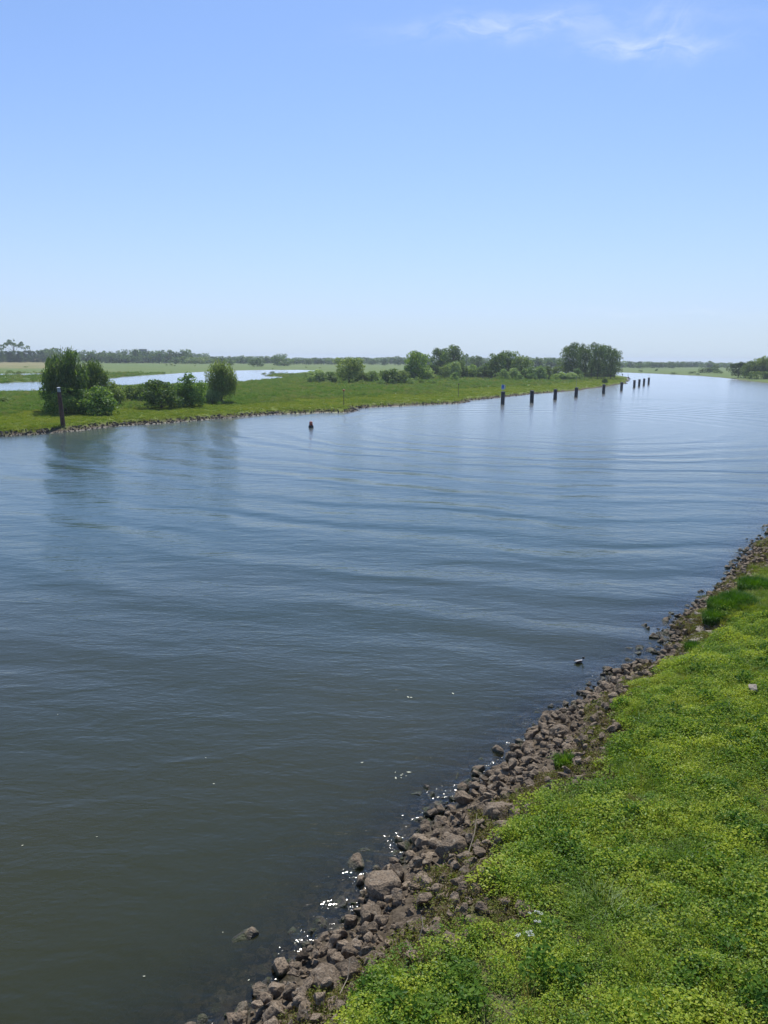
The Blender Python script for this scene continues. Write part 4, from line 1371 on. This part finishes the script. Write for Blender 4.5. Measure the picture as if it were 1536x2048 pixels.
far_wood("distant_wood", -60, 420, 723.0, 706, 46, "continuous dark wood filling in behind the far tree line")
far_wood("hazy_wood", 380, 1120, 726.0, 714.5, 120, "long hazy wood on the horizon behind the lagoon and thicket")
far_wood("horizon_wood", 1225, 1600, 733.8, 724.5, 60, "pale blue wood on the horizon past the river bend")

# ------------------------------------------------------------------ mooring piles in the river
MAT_STEEL = simple("dark_steel", (0.030, 0.032, 0.036), .5, .3, nscale=2.5, namp=.5, bump=.3)
MAT_RUST = simple("rusty_brown", (0.085, 0.042, 0.030), .8, 0, nscale=2, namp=.5, bump=.4)
MAT_ALGAE = simple("wet_algae_band", (0.015, 0.018, 0.012), .35, 0, nscale=4, namp=.4)
MAT_CAPG = simple("grey_cap", (0.30, 0.32, 0.34), .6, 0, nscale=5)
MAT_PILECAP = simple("pile_cap", (0.10, 0.10, 0.10), .7, 0, nscale=5)
MAT_WHITE = simple("white_paint", (0.78, 0.79, 0.80), .45)
MAT_BLUE = simple("sign_blue", (0.02, 0.12, 0.50), .45)
MAT_LBLUE = simple("sign_pale_blue", (0.35, 0.55, 0.85), .45)
MAT_BLACK = simple("black_paint", (0.02, 0.02, 0.022), .5)
MAT_RED = simple("buoy_red", (0.42, 0.07, 0.03), .45, 0, nscale=3, namp=.3)
MAT_POLE = simple("weathered_pole", (0.11, 0.09, 0.075), .7)

H_P, R_P = 3.75, 0.59
pile0 = empty("mooring_pile", (0, 0, 0), label="x", cat="mooring post")
bm = bmesh.new()
lathe(bm, [(R_P, -1.0), (R_P, .32), (R_P, H_P - .32)], 28)
shaft = from_bm("shaft", bm, MAT_STEEL, pile0, True)
bm = bmesh.new()
lathe(bm, [(R_P + .012, -.9), (R_P + .014, .28), (R_P + .004, .34)], 28)
alg = from_bm("waterline_band", bm, MAT_ALGAE, pile0, True)
bm = bmesh.new()
lathe(bm, [(R_P + .03, H_P - .34), (R_P + .03, H_P - .05), (R_P - .02, H_P), (R_P * .5, H_P + .05), (.05, H_P + .07)], 28)
capo = from_bm("cap", bm, MAT_PILECAP, pile0, False)
bm = bmesh.new()
for s in (-1, 1):
    ring_tube(bm, [(s * .16, -R_P - .10, -.3), (s * .16, -R_P - .10, H_P - .4)], [.025, .025], 6)
for k in range(11):
    ring_tube(bm, [(-.16, -R_P - .10, .1 + k * .3), (.16, -R_P - .10, .1 + k * .3)], [.015, .015], 5)
for zz in (.6, 3.0):
    for s in (-1, 1):
        ring_tube(bm, [(s * .16, -R_P - .10, zz), (s * .16, -R_P + .02, zz)], [.015, .015], 5)
lad = from_bm("ladder", bm, MAT_STEEL, pile0)
CHILD["mooring_pile"] = [shaft, alg, capo, lad]
PILES = [(1005.2, 808, 1.0, "dark mooring post carrying the blue sign"), (1063.3, 805.5, 1.0, "dark mooring post next after the one with the blue sign"),
         (1109.8, 799.5, .98, "third dark mooring post counted from the blue sign"), (1152, 794.5, .97, "dark mooring post with a thin pole on its top"),
         (1206.7, 787.5, .98, "dark mooring post in front of the little shore bush"), (1242.8, 781, .98, "dark mooring post standing off the sandy spit"),
         (1268.2, 775.2, 1.0, "mooring post just past the spit, first of the last four"), (1278, 773, .98, "mooring post second of the four beyond the spit"),
         (1287.5, 771, .98, "mooring post third of the four beyond the spit"), (1297, 769, 1.0, "farthest mooring post, with a thin rod on top")]
pile_objs = []
for i, (px, py, s, lab) in enumerate(PILES):
    o = pile0 if i == 0 else copy_tree(pile0)
    x, y = G(px, py, 0)
    o.location = (x, y, 0)
    o.rotation_euler = (0, 0, math.atan2(-x, y) + rg.uniform(-1.2, 1.2))
    o.scale = (1, 1, s * rg.uniform(.97, 1.03))
    o.rotation_euler.x, o.rotation_euler.y = rg.uniform(-.015, .015), rg.uniform(-.015, .015)
    tag(o, lab, "mooring post", "mooring posts along the channel")
    pile_objs.append((x, y, s))

# blue sign on the first pile
x, y, s = pile_objs[0]
sg = empty("river_sign", (x, y, H_P * s + .05), math.atan2(-x, y) + .25, label="blue and white waterway sign with a dark side panel on the first mooring post", cat="sign")
bm = bmesh.new()
for dx in (-.22, .22):
    ring_tube(bm, [(dx, 0, 0), (dx, 0, 1.0)], [.035, .035], 8)
from_bm("sign_post", bm, MAT_CAPG, sg)
bm = bmesh.new()
box(bm, (-.12, -.06, 1.22), (.96, .04, 1.44))
from_bm("white_board", bm, MAT_WHITE, sg)
bm = bmesh.new()
box(bm, (-.12, -.092, 1.28), (.70, .02, 1.06))
from_bm("blue_panel", bm, MAT_BLUE, sg)
bm = bmesh.new()
box(bm, (-.14, -.108, 1.24), (.40, .008, .07))
box(bm, (-.14, -.108, 1.08), (.40, .008, .07))
from_bm("white_mark", bm, MAT_LBLUE, sg)
bm = bmesh.new()
box(bm, (.60, .10, 1.25), (.05, .42, 1.1), -.5)
from_bm("side_board", bm, MAT_WHITE, sg)
bm = bmesh.new()
box(bm, (.72, .24, 1.25), (.10, .10, 1.12), -.5)
from_bm("board_edge", bm, MAT_BLACK, sg)
# rods on piles
for i, L_ in ((3, 3.6), (9, 1.6)):
    x, y, s = pile_objs[i]
    root = empty("signal_rod", (x, y, H_P * s + .04), label="thin grey rod standing on the fourth mooring post" if i == 3 else "thin rod on the farthest mooring post", cat="rod")
    bm = bmesh.new()
    ring_tube(bm, [(-.15, 0, 0), (-.15, 0, L_)], [.05, .04], 6)
    from_bm("rod", bm, MAT_CAPG, root)
    bm = bmesh.new()
    lathe(bm, [(.09, L_ - .06), (.11, L_ + .05), (.05, L_ + .18)], 8, (-.15, 0, 0))
    from_bm("tip", bm, MAT_PILECAP, root)

# leaning timber post by the opposite bank
x, y = G(127.5, 861, 0)
q = CAM_M.inverted() @ Vector((x, y, 0))
Hq = 82.5 / F * -q.z * 1.02
post = empty("leaning_post", (x, y, 0), label="tall leaning dark brown timber post with pale grey narrow top", cat="post")
post.rotation_euler = (math.radians(1.0), math.radians(-2.6), 0)
bm = bmesh.new()
lathe(bm, [(.41, -1), (.40, .3), (.37, Hq * .5), (.33, Hq * .9), (.32, Hq * .905)], 20)
from_bm("shaft", bm, MAT_RUST, post, False)
bm = bmesh.new()
lathe(bm, [(.27, Hq * .905), (.26, Hq - .1), (.24, Hq)], 16)
from_bm("narrow_top", bm, MAT_CAPG, post, False)
bm = bmesh.new()
lathe(bm, [(.31, Hq), (.32, Hq + .08), (.1, Hq + .14)], 16)
from_bm("top_plate", bm, MAT_WHITE, post)
bm = bmesh.new()
lathe(bm, [(.43, -.9), (.42, .5), (.41, .8)], 20)
from_bm("waterline_band", bm, MAT_ALGAE, post, True)

# red buoy
x, y = G(622, 855.5, 0)
by_ = empty("buoy", (x, y, 0), .3, label="small dark red channel buoy floating in the river", cat="buoy")
bm = bmesh.new()
lathe(bm, [(.30, -.35), (.46, -.1), (.49, .08), (.48, .34), (.36, .48), (.33, .50)], 24)
from_bm("float_collar", bm, MAT_BLACK, by_, True)
bm = bmesh.new()
lathe(bm, [(.345, .49), (.33, .7), (.29, 1.10), (.27, 1.14), (.12, 1.17)], 24)
from_bm("buoy_body", bm, MAT_RED, by_, True)
bm = bmesh.new()
lathe(bm, [(.03, 1.16), (.03, 1.34), (.06, 1.36), (.05, 1.44)], 10)
from_bm("top_light", bm, MAT_WHITE, by_)
for s in (-1, 1):
    bm = bmesh.new()
    box(bm, (s * .18, 0, 1.22), (.03, .2, .12))
    from_bm("lifting_lug", bm, MAT_RED, by_)
bm = bmesh.new()
box(bm, (.12, -.325, .84), (.14, .03, .2), .35)
from_bm("orange_patch", bm, simple("faded_orange", (.55, .22, .14), .6), by_)  # small lighter orange block set on the red body
bm = bmesh.new()
box(bm, (.38, -.22, .46), (.26, .12, .08), -.5)
from_bm("step", bm, MAT_WHITE, by_)  # small white block set on the collar

# marker beacons on the opposite bank
for px, base, top, cw, lab, mt in ((687.5, 817, 784.5, .42, "thin bank marker with a dark red downward cone, near the groyne tip", MAT_RED),
                                   (916.5, 800.5, 773.5, .30, "thin bank marker farther upriver with a small dark cone", MAT_BLACK)):
    x, y, z = at(px, base)
    q = CAM_M.inverted() @ Vector((x, y, z))
    h = (base - top) / F * -q.z
    b_ = empty("bank_marker", (x, y, z), label=lab, cat="marker")
    bm = bmesh.new()
    ring_tube(bm, [(0, 0, -.2), (0, 0, h - .35)], [.085, .08], 8)
    from_bm("pole", bm, MAT_POLE, b_)
    bm = bmesh.new()
    lathe(bm, [(.05, h - .55), (cw * .55, h - .25), (cw, h - .02), (cw * .9, h)], 14)
    from_bm("topmark", bm, mt, b_)
    bm = bmesh.new()
    ring_tube(bm, [(-.3, 0, .55), (.12, 0, .55)], [.03, .03], 6)
    from_bm("crossbar", bm, MAT_POLE, b_)
# beacon on the spit's end
x, y = G(1256.5, 758.5, 0)
sb_ = empty("spit_beacon", (x, y, 0), label="small dark beacon with a thin mast on the end of the sandy spit", cat="beacon")
bm = bmesh.new()
lathe(bm, [(2.0, -.3), (1.6, .5), (.9, .9), (.7, 1.2), (.2, 1.9)], 10)
from_bm("rubble_base", bm, MAT_STEEL, sb_)
bm = bmesh.new()
ring_tube(bm, [(-.3, 0, 1), (-.3, 0, 4.0)], [.11, .08], 6)
from_bm("mast", bm, MAT_STEEL, sb_)
x, y = G(1245, 750.5, 0)
cb = empty("channel_buoy", (x, y, 0), label="tiny dark buoy far off behind the sandy spit", cat="buoy")
bm = bmesh.new()
lathe(bm, [(.5, -.2), (.6, .3), (.35, 1.1), (.1, 1.3)], 10)
from_bm("float", bm, MAT_BLACK, cb)
bm = bmesh.new()
lathe(bm, [(.06, 1.2), (.25, 1.35), (.06, 1.6)], 8)
from_bm("topmark", bm, MAT_BLACK, cb)


# ------------------------------------------------------------------ birds
def bird(px, py, L_, rz, name, label, cat, mats):
    x, y = G(px, py, 0)
    root = empty(name, (x, y, 0.0), rz, label=label, cat=cat)
    root.scale = (L_, L_, L_)
    bm = bmesh.new()     # body: rings along x, tail at -x
    prof = [(-.50, .02, .17), (-.42, .05, .15), (-.28, .13, .10), (-.1, .18, .08), (.1, .185, .085), (.26, .15, .11), (.34, .10, .16), (.38, .07, .24), (.39, .058, .32)]
    rings = []
    for X0, R0, Z0 in prof:
        rings.append([bm.verts.new((X0, R0 * math.cos(2 * PI * k / 12), Z0 + R0 * .75 * math.sin(2 * PI * k / 12))) for k in range(12)])
    for a, b in zip(rings, rings[1:]):
        for k in range(12):
            bm.faces.new((a[k], a[(k + 1) % 12], b[(k + 1) % 12], b[k]))
    bm.faces.new(rings[0][::-1])
    bm.faces.new(rings[-1])
    bmesh.ops.recalc_face_normals(bm, faces=bm.faces)
    from_bm("bird_body", bm, mats[0], root, True)
    bm = bmesh.new()
    bmesh.ops.create_uvsphere(bm, u_segments=12, v_segments=8, radius=1, matrix=Matrix.Translation((.42, 0, .385)) @ Matrix.Diagonal((.12, .09, .11, 1)))
    from_bm("bird_head", bm, mats[1], root, True)
    bm = bmesh.new()
    bmesh.ops.create_uvsphere(bm, u_segments=8, v_segments=6, radius=1, matrix=Matrix.Translation((.54, 0, .365)) @ Matrix.Diagonal((.075, .03, .015, 1)))
    from_bm("beak", bm, mats[3], root, True)
    for s in (-1, 1):
        bm = bmesh.new()
        bmesh.ops.create_uvsphere(bm, u_segments=10, v_segments=6, radius=1, matrix=Matrix.Translation((-.1, s * .15, .14)) @ Matrix.Rotation(s * -.1, 4, 'Z') @ Matrix.Diagonal((.34, .07, .10, 1)))
        from_bm("wing", bm, mats[2], root, True)
    return root


MAT_FW = simple("white_feathers", (.75, .75, .73), .7)
MAT_FD = simple("dark_feathers", (.012, .018, .02), .5)
MAT_FB = simple("brown_feathers", (.05, .035, .03), .7)
MAT_BEAK = simple("yellow_beak", (.5, .35, .05), .5)
MAT_FG = simple("grey_feathers", (.36, .37, .38), .7)
bird(1158, 1325, .5, .35, "duck", "single drake with dark head and pale back swimming off the near bank", "duck", (MAT_FG, MAT_FD, MAT_FB, MAT_BEAK))
bird(1058.8, 812.8, .6, 2.6, "gull", "white gull afloat just below the second mooring post", "gull", (MAT_FW, MAT_FW, MAT_FG, MAT_BEAK))
bird(1195.3, 798.2, .6, .5, "gull", "white gull afloat below the post in front of the shore bush", "gull", (MAT_FW, MAT_FW, MAT_FG, MAT_BEAK))

# pale flecks: foam, plus white sun glints put in as flat pale faces
bm = bmesh.new()
FLECKS = [(rg.uniform(10, 640), rg.uniform(1400, 2000)) for _ in range(9)] + [(432 + rg.uniform(-18, 32), 961 + rg.uniform(-4, 5)) for _ in range(16)] + [(800 + rg.uniform(-14, 18), 1550 + rg.uniform(-6, 6)) for _ in range(7)] + [(816, 1394), (822, 1395), (906, 1387), (724, 1525)]
for px, py in FLECKS:
    x, y = G(px, py, 0.012)
    s = rg.uniform(.008, .026) * (2.6 if py < 1000 else 2.2 if py < 1560 and px > 700 else 1)
    a_ = rg.uniform(0, PI)
    vs = [bm.verts.new((x + s * c * math.cos(a_ + t), y + s * c * math.sin(a_ + t), .012 + rg.uniform(0, .008))) for t, c in ((0, 1.6), (1.4, .6), (3.1, 1.5), (4.6, .7))]
    bm.faces.new(vs)
tag(from_bm("pale_flecks", bm, simple("fleck_pale", (.55, .56, .42), .7)), "pale flecks on the river, foam and painted white glints", "flecks", kind='stuff')

# ------------------------------------------------------------------ far buildings and masts
MAT_WALLD = simple("dark_brick_wall", (.11, .085, .08), .85, nscale=1)
MAT_WALLW = simple("white_wall", (.72, .73, .74), .7)
MAT_WALLB = simple("grey_block_wall", (.22, .24, .27), .8)
MAT_ROOF = simple("dark_roof", (.045, .045, .055), .7)
MAT_ROOFR = simple("brown_roof", (.12, .07, .055), .8)
MAT_GLASS = simple("window_glass", (.03, .04, .05), .15)


def house(px, base, top, wpx, wall, roof, label, cat="house", name="farmhouse", flat=False, nwin=3, dist=None):
    x, y, z = at(px, base)
    if dist:
        d = pix_ray(px, base)
        t = dist / math.hypot(d.x, d.y)
        x, y, z = d.x * t, d.y * t, 0.5
    q = CAM_M.inverted() @ Vector((x, y, z))
    dp = -q.z
    W = wpx / F * dp
    Ht = (base - top) / F * dp
    if dist:
        qq = pix_ray(px, top)
        Ht = CAMZ + qq.z * (dist / math.hypot(qq.x, qq.y)) - z
    Dp = min(W * .7, 12)
    root = empty(name, (x, y, z), math.atan2(-x, y), label=label, cat=cat)
    hw = Ht if flat else Ht * .5
    bm = bmesh.new()
    box(bm, (0, 0, hw / 2), (W, Dp, hw))
    from_bm("wall", bm, wall, root)
    if flat:
        bm = bmesh.new()
        box(bm, (0, 0, hw + .25), (W + .6, Dp + .6, .5))
        from_bm("roof", bm, roof, root)
    else:
        bm = bmesh.new()
        e = .5
        v = [bm.verts.new(p) for p in ((-W / 2 - e, -Dp / 2 - e, hw), (W / 2 + e, -Dp / 2 - e, hw), (W / 2 + e, Dp / 2 + e, hw), (-W / 2 - e, Dp / 2 + e, hw), (-W / 2 - e, 0, Ht), (W / 2 + e, 0, Ht))]
        for f in ((0, 1, 5, 4), (2, 3, 4, 5), (0, 4, 3), (1, 2, 5), (3, 2, 1, 0)):
            bm.faces.new([v[i] for i in f])
        from_bm("roof", bm, roof, root)
        bm = bmesh.new()
        box(bm, (W * .3, 0, Ht + .2), (.7, .7, 1.4))
        from_bm("chimney", bm, wall, root)
    rows = 1 if not flat else max(1, int(hw / 3.2))
    for r_ in range(rows):
        for k in range(nwin):
            bm = bmesh.new()
            box(bm, (-W / 2 + W * (k + .5) / nwin, -Dp / 2 - .03, (hw * .55 if not flat else hw - 1.6 - r_ * 3.2)), (W / nwin * .45, .06, 1.4))
            from_bm("window", bm, MAT_GLASS, root)


house(302, 725.5, 715.5, 11, MAT_WALLD, MAT_ROOF, "dark-roofed farmhouse nestled in the trees across the lagoon, nearer the flat block")
house(333, 726, 715.5, 16, MAT_WALLD, MAT_ROOF, "larger dark-roofed farmhouse in the trees across the lagoon")
house(329.5, 726.3, 722, 4, MAT_WALLW, MAT_ROOFR, "small white shed in front of the larger dark-roofed farmhouse", "shed", "shed", nwin=1)
house(280, 726, 718, 14, MAT_WALLD, MAT_ROOFR, "low brown-roofed farmhouse under the flat-roofed block")
house(214, 725.6, 721.3, 5, MAT_WALLW, MAT_WALLW, "white tent-like shed under trees, nearer the willows", "shed", "shed", nwin=1)
house(224, 725.8, 721.8, 5, MAT_WALLW, MAT_WALLW, "white tent-like shed under trees, nearer the farmhouses", "shed", "shed", nwin=1)
house(286.5, 722, 698.6, 15.5, MAT_WALLB, MAT_WALLB, "flat-roofed grey apartment block rising above the far trees", "apartment block", "apartment_block", flat=True, nwin=5, dist=1650)
house(1266.5, 735.5, 729, 7, MAT_WALLW, MAT_ROOFR, "white farm building with a brown roof beyond the river bend", "farm building", "farm_building", nwin=2)
house(1242, 735.5, 730, 8, MAT_WALLW, MAT_WALLB, "pale shed just past the poplars beyond the bend", "shed", "shed", nwin=2)
for px, top, dist, lab in ((121, 689.5, 1400, "thin mast sticking up over the trees near the tallest willow"), (648, 713.5, 1300, "thin mast on the field behind the grey-green shrubs"),
                           (867, 696, 1300, "thin mast rising between the two tallest middle trees")):
    d = pix_ray(px, top)
    t = dist / math.hypot(d.x, d.y)
    x, y, zt = d.x * t, d.y * t, CAMZ + d.z * t
    root = empty("radio_mast", (x, y, 0), label=lab, cat="mast")
    bm = bmesh.new()
    for k in range(3):
        ring_tube(bm, [(.5 * math.cos(k * 2.1), .5 * math.sin(k * 2.1), 0), (.12 * math.cos(k * 2.1), .12 * math.sin(k * 2.1), zt)], [.10, .07], 4)
    for k in range(int(zt / 1.5)):
        z0, z1 = k * 1.5, k * 1.5 + 1.5
        f0, f1 = .5 - .38 * z0 / zt, .5 - .38 * z1 / zt
        for j in range(3):
            ring_tube(bm, [(f0 * math.cos(j * 2.1), f0 * math.sin(j * 2.1), z0), (f1 * math.cos((j + 1) * 2.1), f1 * math.sin((j + 1) * 2.1), min(z1, zt))], [.05, .05], 3)
    from_bm("lattice", bm, MAT_CAPG, root)
    bm = bmesh.new()
    lathe(bm, [(.35, zt - 1.6), (.35, zt - .2), (.1, zt)], 8)
    from_bm("antenna", bm, MAT_CAPG, root)

print("objects", len(bpy.data.objects))
